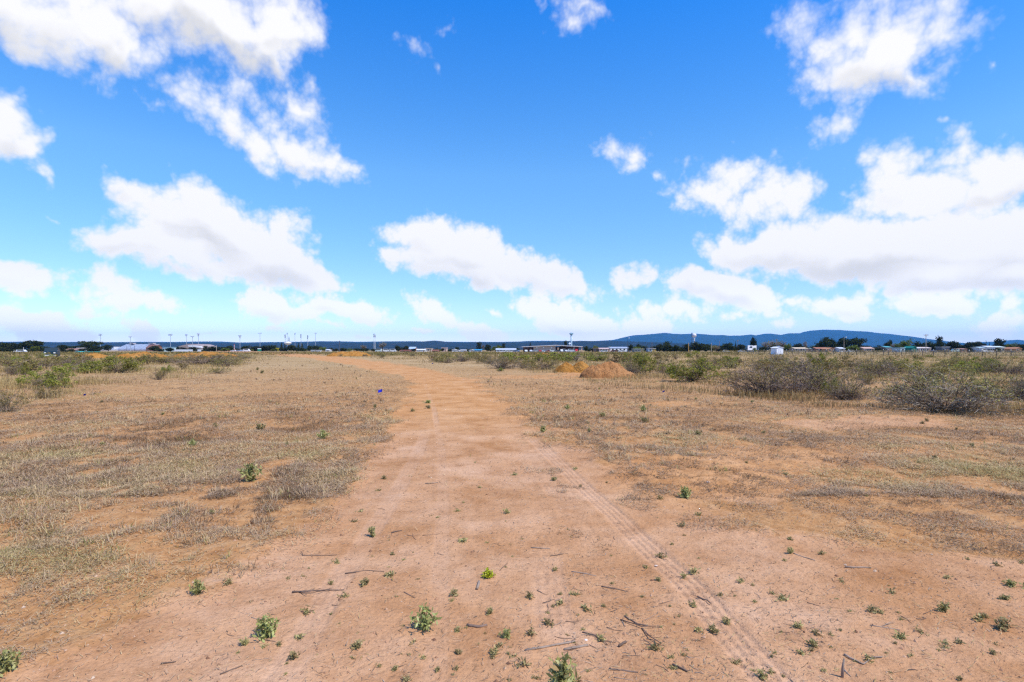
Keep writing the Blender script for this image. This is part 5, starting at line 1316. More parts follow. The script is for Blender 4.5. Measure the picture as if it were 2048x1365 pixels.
# white shed in the field
def field_shed():
    D = 190; X0, X1 = xat(1552.5, D), xat(1567.5, D); w = (X1-X0)/2; zt = zat(693.8, D); ze = zat(696.2, D)
    t = thing('garden_shed', 'small white gabled shed standing alone by the wire fence', 'shed', ((X0+X1)/2, D, 0), R(12))
    MB().prism([(-w,-0.2),(w,-0.2),(w,ze),(0,zt-0.12),(-w,ze)], 0, 3.0).build('wall', paint('shed_white', (0.80,0.82,0.86), 0.6, 0.05, 1), t)
    k = 0.2*(zt-ze)/w
    MB().prism([(-w-0.2,ze-k),(0,zt-0.1),(w+0.2,ze-k),(w+0.2,ze-k+0.1),(0,zt),(-w-0.2,ze-k+0.1)], -0.2, 3.2).build('roof', P(0.74,0.76,0.78), t)
    dr = MB().box(-0.62, 0.62, -0.05, 0.02, 0.05, 1.95).build('door', P(0.72,0.74,0.78), t)
    MB().box(-0.012, 0.012, -0.06, -0.052, 0.05, 1.95).build('seam', P(0.3,0.3,0.32), dr)
    MB().box(0.08, 0.12, -0.09, -0.055, 0.95, 1.1).build('handle', P(0.2,0.2,0.2), dr)
field_shed()
# A-frame
def a_frame():
    D = 425; t = thing('house', 'white A-frame house with dark dormer left of the white shed', 'house', (xat(1503, D), D, 0), R(-23))
    w = (xat(1513, D)-xat(1493, D))/2*0.92; zt = zat(691, D); ze = zat(699.8, D)
    MB().prism_x([(0,-0.3),(9,-0.3),(9,ze),(5.5,zt-0.2),(4.0,zt-0.2),(0,ze)], -w*0.55, w*0.95).build('wall', P(0.66,0.62,0.58), t)
    rf = MB().prism_x([(-1.6,ze-0.5),(-1.6,ze-0.25),(4.0,zt),(5.6,zt),(9.6,ze),(9.6,ze-0.25),(5.5,zt-0.25),(4.1,zt-0.25)], -w*0.75, w).build('roof', P(0.58,0.57,0.57), t)
    MB().box(-w*0.25, w*0.15, 0.6, 3.2, (ze+zt)/2-0.9, (ze+zt)/2+0.9).build('dormer', DGREY, rf)
    MB().box(-w*1.0, -w*0.56, 1, 6, -0.2, ze+0.4).build('side_room', P(0.62,0.58,0.55), t)
    for xx in (-0.3, 0.3, 0.7): 
        f = MB().box(w*xx-0.5, w*xx+0.5, -0.05, 0.02, 0.8, 1.9).build('window', DGREY, t); MB().box(w*xx-0.42, w*xx+0.42, -0.07, -0.052, 0.88, 1.82).build('pane', M_GLASS, f)
a_frame()
# brick school
def school():
    D = 440; t = thing('school', 'wide low brick school with a thin white sloping roof', 'school', (xat(1104, D), D, 0), 0)
    f = lambda px: xat(px, D)-xat(1104, D)
    m, nt, b = new_mat('brick')
    tcn = N(nt, 'ShaderNodeTexCoord'); br = N(nt, 'ShaderNodeTexBrick'); br.inputs['Scale'].default_value = 2.2
    nt.links.new(tcn.outputs['Object'], br.inputs['Vector']); br.inputs['Color1'].default_value = (0.42,0.22,0.13,1); br.inputs['Color2'].default_value = (0.50,0.28,0.17,1); br.inputs['Mortar'].default_value = (0.48,0.38,0.30,1)
    nt.links.new(br.outputs[0], b.inputs['Base Color'])
    zl, zm, zr = zat(693.6, D), zat(691.2, D), zat(693.2, D)
    MB().prism([(f(1067),-0.3),(f(1111),-0.3),(f(1111),zm-0.15),(f(1067),zm-0.75)], 0, 22).build('wall', m, t)
    MB().box(f(1047), f(1066.9), 7, 20, -0.3, zl-0.5).build('shaded_recess_wall', P(0.16,0.07,0.05), t)  # dark colour stands in for the shade inside the porch
    MB().box(f(1111.1), f(1160), 8, 20, -0.3, zr-0.4).build('shaded_recess_wall', P(0.13,0.05,0.04), t)  # porch shade put into this wall's colour as well
    MB().prism([(f(1043.5),zl-0.45),(f(1111),zm-0.15),(f(1165),zr-0.45),(f(1165),zr),(f(1111),zm+0.35),(f(1043.5),zl)], -1.2, 22.5).build('roof', P(0.62,0.58,0.56), t)
    for px in (1116, 1163.3): MB().box(f(px)-0.35, f(px)+0.35, -0.6, 0.1, -0.3, zr-0.55).build('pillar', P(0.60,0.38,0.26), t)
    for px in (1050, 1056, 1062): MB().box(f(px)-0.25, f(px)+0.25, 0.2, 0.7, -0.3, zl-0.5).build('pillar', P(0.22,0.12,0.09), t)
    for px in (1073.5, 1087, 1103):
        MB().box(f(px)-0.45, f(px)+0.45, -0.25, -0.003, 2.9, 3.75).build('wall_lamp', P(0.80,0.80,0.78), t)
    for px in (1122, 1131, 1140, 1150):
        w_ = MB().box(f(px)-1.2, f(px)+1.2, 7.93, 7.998, 0.9, 2.7).build('window', P(0.45,0.45,0.47), t); MB().box(f(px)-1.1, f(px)+1.1, 7.88, 7.925, 1.0, 2.6).build('pane', M_GLASS, w_)
    MB().box(f(1128)-1.4, f(1128)+1.4, 4.0, 6.5, -0.3, 2.6).build('entrance_kiosk', P(0.42,0.42,0.46), t)
    dsh = MB(); dsh.lathe([(0.05,0),(0.7,0.35),(0.85,0.7),(0.7,1.05),(0.05,1.4)], f(1141), 6, 12)
    dsh.tube([(f(1141),6,-1.6),(f(1141),6,0.2)], 0.12, 6); 
    o = dsh.build('roof_globe', P(0.75,0.78,0.80), t); o.location.z = zr+1.6
    return t
school()
# stadium stands
def stands():
    D = 700; cx = 262; t = thing('grandstand', 'large silver stadium grandstand with two press boxes on top', 'grandstand', (xat(cx, D), D, 0), 0)
    f = lambda px: xat(px, D)-xat(cx, D); Z = lambda row: zat(row, D)
    m, nt, b = new_mat('aluminium_benches')
    tcn = N(nt, 'ShaderNodeTexCoord'); sp = N(nt, 'ShaderNodeSeparateXYZ'); nt.links.new(tcn.outputs['Object'], sp.inputs[0])
    wv = mathn(nt, 'FRACT', mathn(nt, 'MULTIPLY', sp.outputs[0], 0.16)); ais = mathn(nt, 'LESS_THAN', wv, 0.10)
    nz = noise(nt, tcn.outputs['Object'], 0.4, 4)
    c_ = ramp(nt, nz, [(0.3, (0.40,0.44,0.52)), (0.7, (0.56,0.60,0.67))]); c_ = mixc(nt, mathn(nt, 'MULTIPLY', ais, 0.6), c_, (0.28,0.31,0.38))
    nt.links.new(c_, b.inputs['Base Color']); b.inputs['Roughness'].default_value = 0.5
    def tiers(x0, x1, x0t, x1t, z0, z1, y0, y1, n):
        mb = MB()
        for k in range(n):
            a = k/n; b2 = (k+1)/n
            xl = x0+(x0t-x0)*a; xr = x1+(x1t-x1)*a
            mb.box(xl, xr, y0+(y1-y0)*a, y1 - (n-1-k)*0.001, z0+(z1-z0)*a + (0.002 if k else 0), z0+(z1-z0)*b2)
        return mb
    tiers(f(222), f(303), f(228), f(294), 1.6, Z(688.3), 6, 24, 20).build('upper_benches', m, t)
    tiers(f(197), f(226), f(208), f(226), 1.6, Z(696.2), 4, 14, 9).build('wing_benches', m, t)
    MB().box(f(196), f(305), 0.5, 3.9, -0.3, 1.55).build('base_wall', P(0.62,0.52,0.45), t)
    MB().box(f(221.3), f(222.6), 5, 24, 1.6, Z(694)).build('stair_wall', P(0.66,0.64,0.62), t)
    rb = MB()
    for k in range(27):
        x = f(237)+(f(300)-f(237))*k/26; rb.box(x-0.10, x+0.10, 0.0, 0.12, 0, 3.0)
    rb.box(f(237), f(300), 0.02, 0.10, 2.85, 3.0); rb.box(f(237), f(300), 0.02, 0.10, 1.7, 1.82)
    rb.build('railing', P(0.20,0.16,0.26), t)
    for a, c2 in ((237.5, 246), (277.5, 287)):
        bx = MB().box(f(a), f(c2), 19, 24, Z(688.2), Z(686.4)).build('press_box', P(0.62,0.50,0.46), t)
        MB().box(f(a)-0.3, f(c2)+0.3, 18.6, 24.4, Z(686.4), Z(686.0)).build('roof', P(0.70,0.66,0.62), bx)
        MB().box(f(a)+0.4, f(c2)-0.4, 18.9, 18.99, Z(687.7), Z(687.0)).build('pane', M_GLASS, bx)
stands()
def arena():
    D = 720; cx = 376; t = thing('arena', 'domed arena with a broad tan roof right of the grandstand', 'arena', (xat(cx, D), D, 0), 0)
    f = lambda px: xat(px, D)-xat(cx, D); Z = lambda row: zat(row, D)
    MB().box(f(349), f(404), 6, 36, -0.3, Z(697.5)).build('wall', P(0.50,0.40,0.36), t)
    prof = [(f(345),Z(697.6)),(f(405),Z(697.6)),(f(405.5),Z(695.2)),(f(396),Z(690.6)),(f(388),Z(688.8)),(f(373),Z(688.3)),(f(362),Z(690.8)),(f(352),Z(693.8)),(f(344),Z(696.2))]
    MB().prism(prof, 4, 38).build('roof', P(0.36,0.28,0.25,0.7), t)
    mb = MB(); n = 10
    pr = [(f(377+27*i/n), Z(691.2+2.6*(i/n)**2)) for i in range(n+1)]
    mb.prism([(f(379),Z(693.8)),(f(404),Z(696.4))]+pr[::-1], -2, 3.9); mb.build('entrance_roof', P(0.76,0.76,0.77), t)
    MB().box(f(380), f(403), 0, 3.8, -0.3, Z(696.5)).build('entrance_hall', P(0.55,0.48,0.44), t)
    for px in (384, 390, 396): MB().box(f(px)-1.2, f(px)+1.2, -0.08, -0.003, 0.5, 3.2).build('window', M_GLASS, t)
arena()
def field_wall(x0, x1, label, D=520):
    t = thing('field_wall', label, 'wall', (xat((x0+x1)/2, D), D, 0)); w = (xat(x1, D)-xat(x0, D))/2
    MB().box(-w, w, 0, 0.3, -0.2, 1.75).build('panel', P(0.70,0.72,0.74), t); MB().box(-w-0.05, w+0.05, -0.05, 0.35, 1.752, 1.9).build('cap', P(0.78,0.78,0.78), t)
field_wall(346, 385, 'long low white wall in front of the domed arena')
field_wall(395, 402, 'short low white wall piece right of the long one')

# ------------------------------------------------------------------ masts, poles, towers
M_STEEL = paint('galvanised_steel', (0.34,0.38,0.42), 0.45, 0.1, 0.5, 0.4); M_DARKPOLE = P(0.07,0.08,0.10); M_WOODPOLE = paint('pole_wood', (0.22,0.15,0.10), 0.9, 0.2, 2)
M_LAMP = P(0.42,0.45,0.50,0.35)
def light_tower(px, top, label, rows, halfw, D=760, tri=False, pole=M_STEEL):
    h = zat(top, D); X = xat(px, D); t = thing('light_tower', label, 'floodlight', (X, D, 0), 0)
    MB().tube([(0,0,-0.3),(0,0,h*0.5),(0,0,h)], [0.36, 0.28, 0.20], 8).build('pole', pole, t)
    hw = halfw/F*D
    for r in range(rows):
        z = h - 0.25 - r*1.35; k = hw*(1-0.28*r) if tri else hw
        bar = MB().box(-k, k, -0.12, 0.12, z-0.10, z+0.10).build('crossbar', pole, t)
        mb = MB(); n = max(3, int(k*2/1.0))
        for i in range(n):
            x = -k + 2*k*(i+0.5)/n; mb.prism_x([(-0.75,z-0.55),(-0.13,z-0.42),(-0.13,z+0.42),(-0.75,z+0.18)], x-0.38, x+0.38)
        mb.build('lamp', M_LAMP, bar)
    return t
light_tower(201, 668.5, 'floodlight mast at the left end of the grandstand', 2, 3.6)
light_tower(261, 673.5, 'floodlight mast rising through the middle of the grandstand', 1, 3.8, 690)
light_tower(341, 668.5, 'floodlight mast left of the domed arena, widest lamp bank', 2, 4.2)
light_tower(373, 669, 'floodlight mast left of three above the domed arena', 2, 2.8, tri=True)
light_tower(385, 673, 'shortest floodlight mast of three above the domed arena', 1, 3.6, 690)
light_tower(397, 667.5, 'floodlight mast right of three above the domed arena', 3, 3.0, tri=True)
light_tower(480, 671, 'lone floodlight mast with funnel-shaped lamps right of the arena', 3, 3.2, tri=True)
light_tower(520, 666.5, 'floodlight mast with one thin wide bar above the green scoreboard', 1, 4.0, 800)
light_tower(570.5, 669.5, 'floodlight mast seen edge-on left of the flat water tank', 4, 1.3, 800)
light_tower(574.5, 666.5, 'thin floodlight mast directly behind the flat water tank', 2, 0.9, 900)
light_tower(590, 666.5, 'thin floodlight mast first right of the flat water tank', 2, 0.9, 900)
light_tower(602, 669, 'floodlight mast seen edge-on second right of the flat water tank', 4, 0.9, 800)
light_tower(615.5, 671, 'floodlight mast seen edge-on third right of the flat water tank', 4, 0.7, 800)
light_tower(631, 666.5, 'floodlight mast with one thin wide bar right of the flat water tank', 1, 3.2, 850)
light_tower(748, 668, 'left mast of the twin pale floodlights', 4, 1.0, 850, pole=P(0.6,0.63,0.66)); light_tower(750.3, 670, 'right mast of the twin pale floodlights', 3, 0.8, 852, pole=P(0.6,0.63,0.66))
def pole(px, top, label, D=440, r=0.16, mat=M_WOODPOLE, arm=0, lamp=False, name='utility_pole', cat='pole'):
    h = zat(top, D); t = thing(name, label, cat, (xat(px, D), D, 0), R(random.uniform(-8, 8)))
    MB().tube([(0,0,-0.3),(0,0,h*0.5),(0,0,h)], [r, r*0.9, r*0.75], 7).build('post', mat, t)
    if arm:
        a = arm/F*D; c = MB().box(-a, a, -0.16, 0.0, h-0.75, h-0.5).build('crossarm', mat, t); mb = MB()
        for x in (-a*0.9, -a*0.45, a*0.45, a*0.9): mb.lathe([(0.07,h-0.5),(0.10,h-0.35),(0.04,h-0.2)], x, -0.08, 6)
        mb.build('insulator', P(0.35,0.38,0.40), c)
        MB().tube([(-a*0.5,-0.08,h-0.62),(0,-0.1,h-1.5)], 0.05, 4).tube([(a*0.5,-0.08,h-0.62),(0,-0.1,h-1.5)], 0.05, 4).build('brace', mat, t)
    if lamp:
        MB().tube([(0,0,h-0.3),(0.5,-0.5,h+0.15),(0.9,-0.9,h+0.1)], 0.06, 5).build('bracket', M_STEEL, t)
        MB().lathe([(0.12,h-0.25),(0.42,h-0.15),(0.36,h+0.15),(0.1,h+0.28)], 0.9, -0.9, 10).build('lamp_head', P(0.75,0.75,0.74), t)
    return t
pole(1852, 668.5, 'tall wooden utility pole with a crossarm at the right end of the mountain', 300, 0.17, P(0.42,0.36,0.30), arm=4.5)
pole(1688, 675, 'wooden pole with a white lamp among the tall trio of trees', 400, 0.17, P(0.40,0.33,0.26), lamp=True)
pole(1553, 678.5, 'wooden pole with a crossarm among the half-bare trees behind the shed', 400, 0.18, arm=2.6)
pole(1612, 683, 'thin wooden pole between the tan house and the tall trio', 410, 0.15)
pole(1475.5, 680.5, 'thin brown pole with a short arm left of the A-frame house', 430, 0.15, arm=1.4)
pole(1439, 682, 'thin brown pole right of the ball water tower', 430, 0.15, P(0.30,0.20,0.14))
pole(1423, 686, 'pale pole in front of the trees right of the ball water tower', 380, 0.17, P(0.42,0.34,0.26))
pole(1377, 686, 'orange-brown pole left of the ball water tower', 390, 0.24, P(0.50,0.28,0.08))
pole(1304, 684, 'thin dark pole above the yellow-fronted shed', 430, 0.15)
pole(1255, 676.5, 'thin light pole at the right end of the long white metal building', 430, 0.14, M_DARKPOLE, lamp=True, name='street_light', cat='street light')
pole(679, 682, 'stout dark pole left of the long orange pile', 520, 0.42, M_DARKPOLE, name='mast', cat='mast')
pole(500, 688, 'thin dark pole in the tree row left of the scoreboard', 540, 0.2, M_DARKPOLE)
pole(433, 691, 'pale pole in the tree row right of the arena', 520, 0.22, P(0.45,0.38,0.26))
pole(253.5, 693, 'short dark pole in front of the grandstand, left of the middle mast', 660, 0.22, M_DARKPOLE)
pole(269, 691.5, 'short dark pole in front of the grandstand, right of the middle mast', 660, 0.22, M_DARKPOLE)
pole(47, 695, 'pale pole beside the white trailer at the far left', 360, 0.16, P(0.55,0.53,0.50))
pole(1148, 690, 'thin flagpole-like pole in front of the right porch of the school', 430, 0.10, P(0.6,0.6,0.6))
def red_mast():
    D = 560; h = zat(688.5, D); t = thing('radio_mast', 'red and white banded mast right of the arena', 'mast', (xat(468.5, D), D, 0))
    for k in range(6): MB().tube([(0,0,h*k/6 - (0.3 if k == 0 else -0.002)),(0,0,h*(k+1)/6)], 0.34-0.03*k, 6).build('band', P(0.60,0.10,0.08) if k % 2 else P(0.72,0.70,0.68), t)
red_mast()
def goal_post():
    D = 560; t = thing('goal_post', 'yellow football goal post below the flat water tank', 'goal post', (xat(556, D), D, 0), R(70)); h = zat(696.3, D); m = P(0.75,0.62,0.02)
    MB().tube([(0,0,-0.3),(0,0,3.0)], 0.2, 8).build('base_post', m, t); MB().tube([(-2.8,0,3.05),(2.8,0,3.05)], 0.16, 8).build('crossbar', m, t)
    for s in (-1, 1): MB().tube([(2.8*s,0,3.06),(2.8*s,0,h)], 0.16, 8).build('upright', m, t)
goal_post()
def scoreboard():
    D = 560; t = thing('scoreboard', 'green scoreboard with a white header on the playing field', 'scoreboard', (xat(518.5, D), D, 0)); w = 3.5/F*D
    z0, z1, z2 = zat(703, D), zat(698.6, D), zat(697, D)
    MB().box(-w, w, 0, 0.5, z0, z1).build('panel', P(0.02,0.34,0.20), t); MB().box(-w, w, 0, 0.5, z1+0.003, z2).build('header', P(0.78,0.78,0.78), t)
    for s in (-0.7, 0.7): MB().box(w*s-0.15, w*s+0.15, 0.1, 0.4, -0.3, z0-0.003).build('leg', M_DARKPOLE, t)
    for s in (-0.55, 0.55): MB().box(w*s-0.7, w*s+0.7, -0.06, -0.004, z0+0.9, z0+1.7).build('score_window', P(0.03,0.08,0.06), t)
scoreboard()
def flat_tank():
    D = 880; t = thing('water_tower', 'flat white disc-shaped water tank on a slim column', 'water tower', (xat(575.5, D), D, 0)); zc = zat(686.8, D); rr = 7.4/F*D
    MB().lathe([(0.3,zc-3.1),(rr*0.45,zc-2.3),(rr*0.85,zc-1.0),(rr,zc+0.2),(rr*0.97,zc+0.9),(rr*0.6,zc+1.7),(0.3,zc+2.2)], 0, 0, 28).build('tank', P(0.74,0.72,0.72), t, True)
    MB().lathe([(1.1,-0.3),(0.6,2),(0.55,zc-6),(0.9,zc-3.0)], 0, 0, 14).build('column', P(0.58,0.60,0.62), t, True)
    rl = MB()
    for k in range(16):
        a = 2*math.pi*k/16; rl.tube([(rr*0.8*math.cos(a), rr*0.8*math.sin(a), zc+1.2),(rr*0.8*math.cos(a), rr*0.8*math.sin(a), zc+2.6)], 0.08, 4)
    rl.build('railing', P(0.30,0.25,0.24), t)
    an = MB(); x0 = xat(578, D)-xat(575.5, D); zb = zc+2.0; za = zat(674, D)
    for a in range(3):
        q = a*2.1; an.tube([(x0+0.6*math.cos(q),0.6*math.sin(q),zb-0.9),(x0,0,za)], 0.10, 4)
    for k in range(4): an.box(x0-1.2+0.2*k, x0+1.2-0.2*k, -0.3, 0.3, zb+1.4+1.8*k, zb+2.2+1.8*k)
    an.build('antenna', P(0.22,0.24,0.27), t)
flat_tank()
def ball_tower():
    D = 1500; t = thing('water_tower', 'white ball-shaped water tower in front of the mountain', 'water tower', (xat(1388.5, D), D, 0)); zc = zat(671.4, D); r = 4.25/F*D
    prof = [(0.3, zc-r)] + [(r*math.sin(a), zc-r*math.cos(a)) for a in np.linspace(0.25, math.pi-0.05, 14)]
    MB().lathe(prof, 0, 0, 28).build('tank', P(0.74,0.68,0.68), t, True)
    MB().lathe([(3.6,-0.3),(1.9,6),(1.75,zc-r-3.5),(2.9,zc-r+0.9)], 0, 0, 16).build('column', P(0.58,0.60,0.62), t, True)
    bd = MB().lathe([(r*1.012,zc-0.4),(r*1.02,zc-0.1),(r*1.012,zc+0.2)], 0, 0, 28).build('walkway', P(0.35,0.35,0.38), t)
ball_tower()
def lattice():
    D = 1400; t = thing('lattice_tower', 'faint blue lattice tower just left of the ball water tower', 'tower', (xat(1383.7, D), D, 0)); h = zat(667, D); m = P(0.10,0.16,0.26)
    for sx in (-1, 1):
        for sy in (-1, 1): MB().tube([(2.2*sx,2.2*sy,-0.3),(0.9*sx,0.9*sy,h*0.5),(0.7*sx,0.7*sy,h)], 0.28, 4).build('leg', m, t)
    mb = MB()
    for k in range(14):
        z0, z1 = h*k/14, h*(k+1)/14; w0 = 2.2-1.5*min(1, k/8); w1 = 2.2-1.5*min(1, (k+1)/8)
        mb.tube([(-w0,-w0,z0),(w1,-w1,z1)], 0.16, 4).tube([(w0,w0,z0),(-w1,w1,z1)], 0.16, 4)
    mb.build('bracing', m, t)
    MB().lathe([(0.5,h),(1.6,h+0.3),(1.6,h+1.2),(0.5,h+1.6)], 0, 0, 10).build('beacon', m, t)
lattice()
def standpipe():
    D = 900; t = thing('water_tower', 'blue-grey standpipe tower with a wider head behind the school', 'water tower', (xat(1142.7, D), D, 0)); h = zat(666, D); r = 1.75/F*D; m = P(0.22,0.38,0.46)
    MB().lathe([(r*1.15,-0.3),(r,8),(r,zat(670.3, D))], 0, 0, 20).build('shaft', P(0.36,0.48,0.56), t, True)
    hd = MB().lathe([(r,zat(670.4, D)),(r*1.85,zat(669.4, D)),(r*1.95,zat(667.6, D)),(r*1.3,zat(666.9, D)),(r*0.9,h)], 0, 0, 12).build('head', m, t)
    mb = MB()
    for k in range(6): a = k*1.047; mb.box(r*2.0*math.cos(a)-0.5, r*2.0*math.cos(a)+0.5, r*2.0*math.sin(a)-0.5, r*2.0*math.sin(a)+0.5, zat(668.6, D), zat(666.8, D))
    mb.build('antenna', P(0.26,0.40,0.46), hd)
standpipe()

# ------------------------------------------------------------------ vehicles
def car_parts(L, Wd, Hh, kind):
    """side profile swept across; wheels and glass apart"""
    g = 0.28; s = Hh
    if kind == 'pickup': body = [(-L/2,g),(L/2,g),(L/2,0.60*s),(0.28*L,0.62*s),(0.14*L,s),(-0.08*L,s),(-0.10*L,0.60*s),(-L/2,0.60*s)]; gl = [(0.25*L,0.64*s),(0.135*L,0.95*s),(-0.07*L,0.95*s),(-0.075*L,0.64*s)]
    elif kind == 'van': body = [(-L/2,g),(L/2,g),(L/2,0.48*s),(0.40*L,0.55*s),(0.28*L,s),(-L/2,s)]; gl = [(0.38*L,0.58*s),(0.27*L,0.92*s),(-0.40*L,0.92*s),(-0.40*L,0.60*s)]
    else: body = [(-L/2,g),(L/2,g),(L/2,0.56*s),(0.27*L,0.64*s),(0.13*L,s),(-0.24*L,s),(-0.42*L,0.66*s),(-L/2,0.60*s)]; gl = [(0.25*L,0.66*s),(0.125*L,0.95*s),(-0.23*L,0.95*s),(-0.38*L,0.67*s)]
    return body, gl
M_TYRE = P(0.02,0.02,0.02,0.8); M_RIM = P(0.4,0.4,0.42,0.35); M_CARGLASS = paint('car_glass', (0.02,0.03,0.035), 0.08, 0.1, 1, 0.6)
def vehicle(name, label, px, row, L, Wd, Hh, col, kind, rz, D=None, group=None, base=None, cat='car'):
    D = D or 1e9; X = xat(px, D)
    t = thing(name, label, cat, (X, D, hz(X, D) if D < 300 else 0), rz, group)
    body, gl = car_parts(L, Wd, Hh, kind)
    MB().prism(body, -Wd/2, Wd/2).build('body', col, t)
    MB().prism(gl, -Wd/2-0.012, -Wd/2-0.003).prism(gl, Wd/2+0.003, Wd/2+0.012).build('side_window', M_CARGLASS, t)
    fx0, fz0 = gl[0]; fx1, fz1 = gl[1]
    MB().add([(fx0+0.06,-Wd*0.44,fz0),(fx0+0.06,Wd*0.44,fz0),(fx1+0.06,Wd*0.40,fz1),(fx1+0.06,-Wd*0.40,fz1),(fx0+0.03,-Wd*0.44,fz0),(fx0+0.03,Wd*0.44,fz0),(fx1+0.03,Wd*0.40,fz1),(fx1+0.03,-Wd*0.40,fz1)],
             [(0,1,2,3),(7,6,5,4),(0,4,5,1),(1,5,6,2),(2,6,7,3),(3,7,4,0)]).build('windscreen', M_CARGLASS, t)
    for sx in (-0.31, 0.31):
        for sy in (-1, 1):
            mb = MB(); r = 0.35; n = 14
            mb.prism([(sx*L + r*math.cos(2*math.pi*k/n), r + r*math.sin(2*math.pi*k/n)) for k in range(n)], sy*Wd/2-0.11, sy*Wd/2+0.11)
            w_ = mb.build('wheel', M_TYRE, t)
            mb = MB().prism([(sx*L + 0.2*math.cos(2*math.pi*k/n), r + 0.2*math.sin(2*math.pi*k/n)) for k in range(n)], sy*(Wd/2+0.113)-0.004, sy*(Wd/2+0.113)+0.004)
            mb.build('rim', M_RIM, w_)
    for sy in (-0.36, 0.36):
        MB().box(L/2+0.002, L/2+0.03, sy*Wd-0.16, sy*Wd+0.16, 0.42*Hh, 0.52*Hh).build('headlight', P(0.7,0.7,0.65,0.2), t)
        MB().box(-L/2-0.03, -L/2-0.002, sy*Wd-0.12, sy*Wd+0.12, 0.42*Hh, 0.55*Hh).build('tail_light', P(0.35,0.02,0.02,0.3), t)
    MB().box(L/2+0.002, L/2+0.07, -Wd*0.47, Wd*0.47, 0.30, 0.52).build('bumper', P(0.55,0.57,0.58,0.35), t)
    return t
vehicle('parked_truck', 'dark blue-green truck parked in the scrub at the far left', 103.5, 712, 5.2, 2.1, 2.0, P(0.010,0.028,0.04,0.5), 'car', R(-58), 118, cat='truck')
vehicle('parked_trailer', 'low white van at the foot of the pale pole, far left', 44, 0, 5.0, 2.0, 1.6, P(0.72,0.75,0.80), 'van', R(5), 345, cat='van')
vehicle('parked_car', 'low cream car left of the white van, far left', 36, 0, 4.6, 1.8, 1.3, P(0.62,0.55,0.45), 'car', R(0), 345)
vehicle('parked_truck', 'white box van in front of the tree row right of the arena', 494, 0, 5.0, 2.0, 2.3, P(0.80,0.80,0.80), 'van', R(0), 480, cat='van')
vehicle('parked_truck', 'pale grey van left of the white box van by the arena trees', 488, 0, 4.8, 2.0, 2.0, P(0.62,0.64,0.68), 'van', R(170), 500, cat='van')
vehicle('parked_car', 'blue-grey car at the foot of the lone funnel-lamp mast', 479, 0, 5.2, 2.0, 1.6, P(0.30,0.36,0.44,0.3), 'car', R(0), 490)
vehicle('parked_car', 'white car at the foot of the red and white mast', 467, 0, 4.6, 1.8, 1.5, P(0.74,0.72,0.70), 'car', R(180), 490)
cars = [('car','white car first from the left in the row before the school',1052,M_WHITE,'car'),('car','silver car second from the left in the row before the school',1062,P(0.5,0.53,0.58,0.3),'car'),('car','grey pickup third from the left in the row before the school',1071,P(0.35,0.37,0.40,0.3),'pickup'),('car','red car in the left half of the row before the school',1080,P(0.32,0.04,0.04,0.3),'car'),('car','pale blue car before the brick wall of the school',1090,P(0.42,0.52,0.62,0.3),'car'),('car','dark red car before the right end of the brick wall',1097,P(0.22,0.05,0.05,0.3),'car'),('car','white van before the first dark porch of the school',1106,M_WHITE,'van'),('car','dark car right of the white van before the school',1114.5,P(0.04,0.05,0.06,0.3),'car'),('car','white pickup in the middle of the dark right porch',1123,M_WHITE,'pickup'),('car','silver car in the right half of the row before the school',1132.5,P(0.55,0.57,0.60,0.3),'car'),('car','white van near the right end of the row before the school',1143,P(0.72,0.76,0.80),'van'),('car','bright red van at the right end of the row before the school',1153,P(0.55,0.03,0.04,0.3),'van')]
for _, lab, px, col, kd in cars:
    vehicle('parked_car', lab, px, 0, 4.7, 1.85, {'car': 1.5, 'pickup': 1.85, 'van': 2.1}[kd], col, kd, R(random.choice([-90, 90, 0, 180]) + random.uniform(-8, 8)), 420, 'cars parked before the school')
cars2 = [('white car before the long white metal building',1243,M_WHITE,'car'),('dark car before the long white metal building, left of the white one',1232,P(0.05,0.05,0.07,0.3),'car'),('red-brown car where the pink and white buildings meet',1228,P(0.3,0.06,0.05,0.3),'car'),('silver car before the pale pink building',1208,P(0.55,0.57,0.60,0.3),'car'),('grey car left of the white A-frame house',1483,P(0.45,0.48,0.52,0.3),'car'),('white car among low scrub left of the A-frame house',1452,M_WHITE,'car'),('white car below the wide flat-topped tree on the right',1701,M_WHITE,'car'),('dark pickup below the grey-roofed shed right of the utility pole',1888,P(0.04,0.04,0.05,0.3),'pickup'),('pale green van among the trees far right',1909.5,P(0.55,0.66,0.58,0.4),'van'),('white van before the long white house near the right edge',1967,M_WHITE,'van'),('dark blue car right of the long pinkish-white house',1868,P(0.03,0.05,0.12,0.3),'car'),('white car under the lone dark tree among small white houses',914,M_WHITE,'car'),('silver car below the long white building left of the school',1016,P(0.55,0.57,0.60,0.3),'car'),('blue car below the right end of the long white building by the school',1034,P(0.15,0.25,0.42,0.3),'car'),('white camper left of the round dark pair of trees',786,M_WHITE,'van'),('white van at the foot of the tall bare tree',772,M_WHITE,'van'),('pale green van left of the tall bare tree',757,P(0.60,0.66,0.60),'van')]
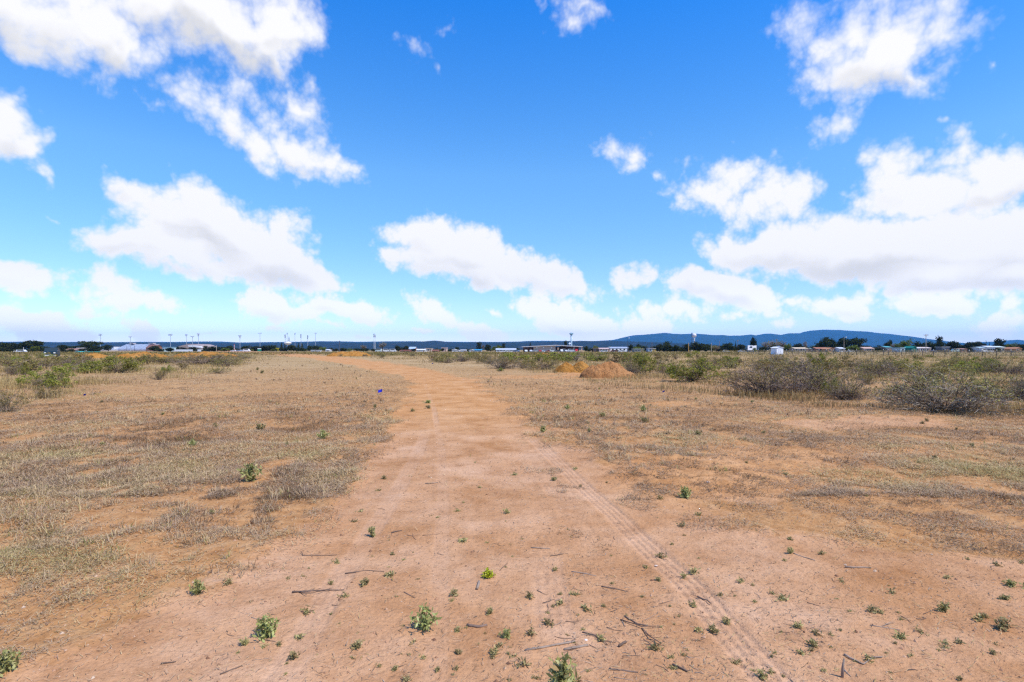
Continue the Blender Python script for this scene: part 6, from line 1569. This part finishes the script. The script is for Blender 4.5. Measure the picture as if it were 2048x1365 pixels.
for lab, px, col, kd in cars2:
    vehicle('parked_car', lab, px, 0, 4.7, 1.85, {'car': 1.5, 'pickup': 1.85, 'van': 2.2}[kd], col, kd, R(random.choice([0, 180]) + random.uniform(-15, 15)), 385 if px > 1180 else 430, 'cars parked about the town')

# ------------------------------------------------------------------ post and wire fence on the right
def fence():
    pxs = [1496,1507,1517,1528,1539.5,1551,1573,1585,1598,1610.6,1624,1638,1653,1667,1681,1697,1713,1730,1748,1767,1776.6,1792,1803.4,1824,1845.5,1867,1890,1913.6,1938.4,1965.4,1993.6,2022,2052,2085]
    inv0, inv1 = 1/205.0, 1/122.0
    t = thing('wire_fence', 'post and wire fence with white-tipped posts across the right side', 'fence', (0, 0, 0)); M_POST = P(0.055,0.05,0.05,0.7)
    tops = []
    for px in pxs:
        Y = 1/(inv0 + (inv1-inv0)*(px-1496)/(2052-1496)); X = xat(px, Y); z = hz(X, Y); h = 1.62 + random.uniform(-0.06, 0.06)
        p = MB().box(-0.06, 0.06, -0.03, 0.03, -0.2, h-0.16).box(-0.02, 0.02, 0.031, 0.09, -0.2, h-0.16).build('post', M_POST, t); p.location = (X, Y, z)
        MB().box(-0.061, 0.061, -0.031, 0.031, h-0.158, h+0.03).build('post_tip', P(0.8,0.8,0.8), p)
        tops.append((X, Y, z))
    for k in (0.25, 0.55, 0.85, 1.2):
        mb = MB().tube([(x, y-0.04, z+k) for x, y, z in tops], 0.016, 4); mb.build('wire', P(0.25,0.24,0.24,0.5), t)
fence()
def inner_fence():
    t = thing('wire_fence', 'thin second row of short posts in the field behind the white-tipped fence', 'fence', (0, 0, 0)); tops = []
    for px in range(1560, 2070, 26):
        Y = 1/(1/330.0 + (1/235.0-1/330.0)*(px-1560)/500); X = xat(px, Y); tops.append((X, Y, 0))
        p = MB().box(-0.05, 0.05, -0.05, 0.05, -0.2, 1.35).build('post', P(0.30,0.27,0.25), t); p.location = (X, Y, 0)
    for k in (0.5, 0.85, 1.2): MB().tube([(x, y-0.06, z+k) for x, y, z in tops], 0.014, 4).build('wire', P(0.25,0.24,0.24,0.5), t)
inner_fence()
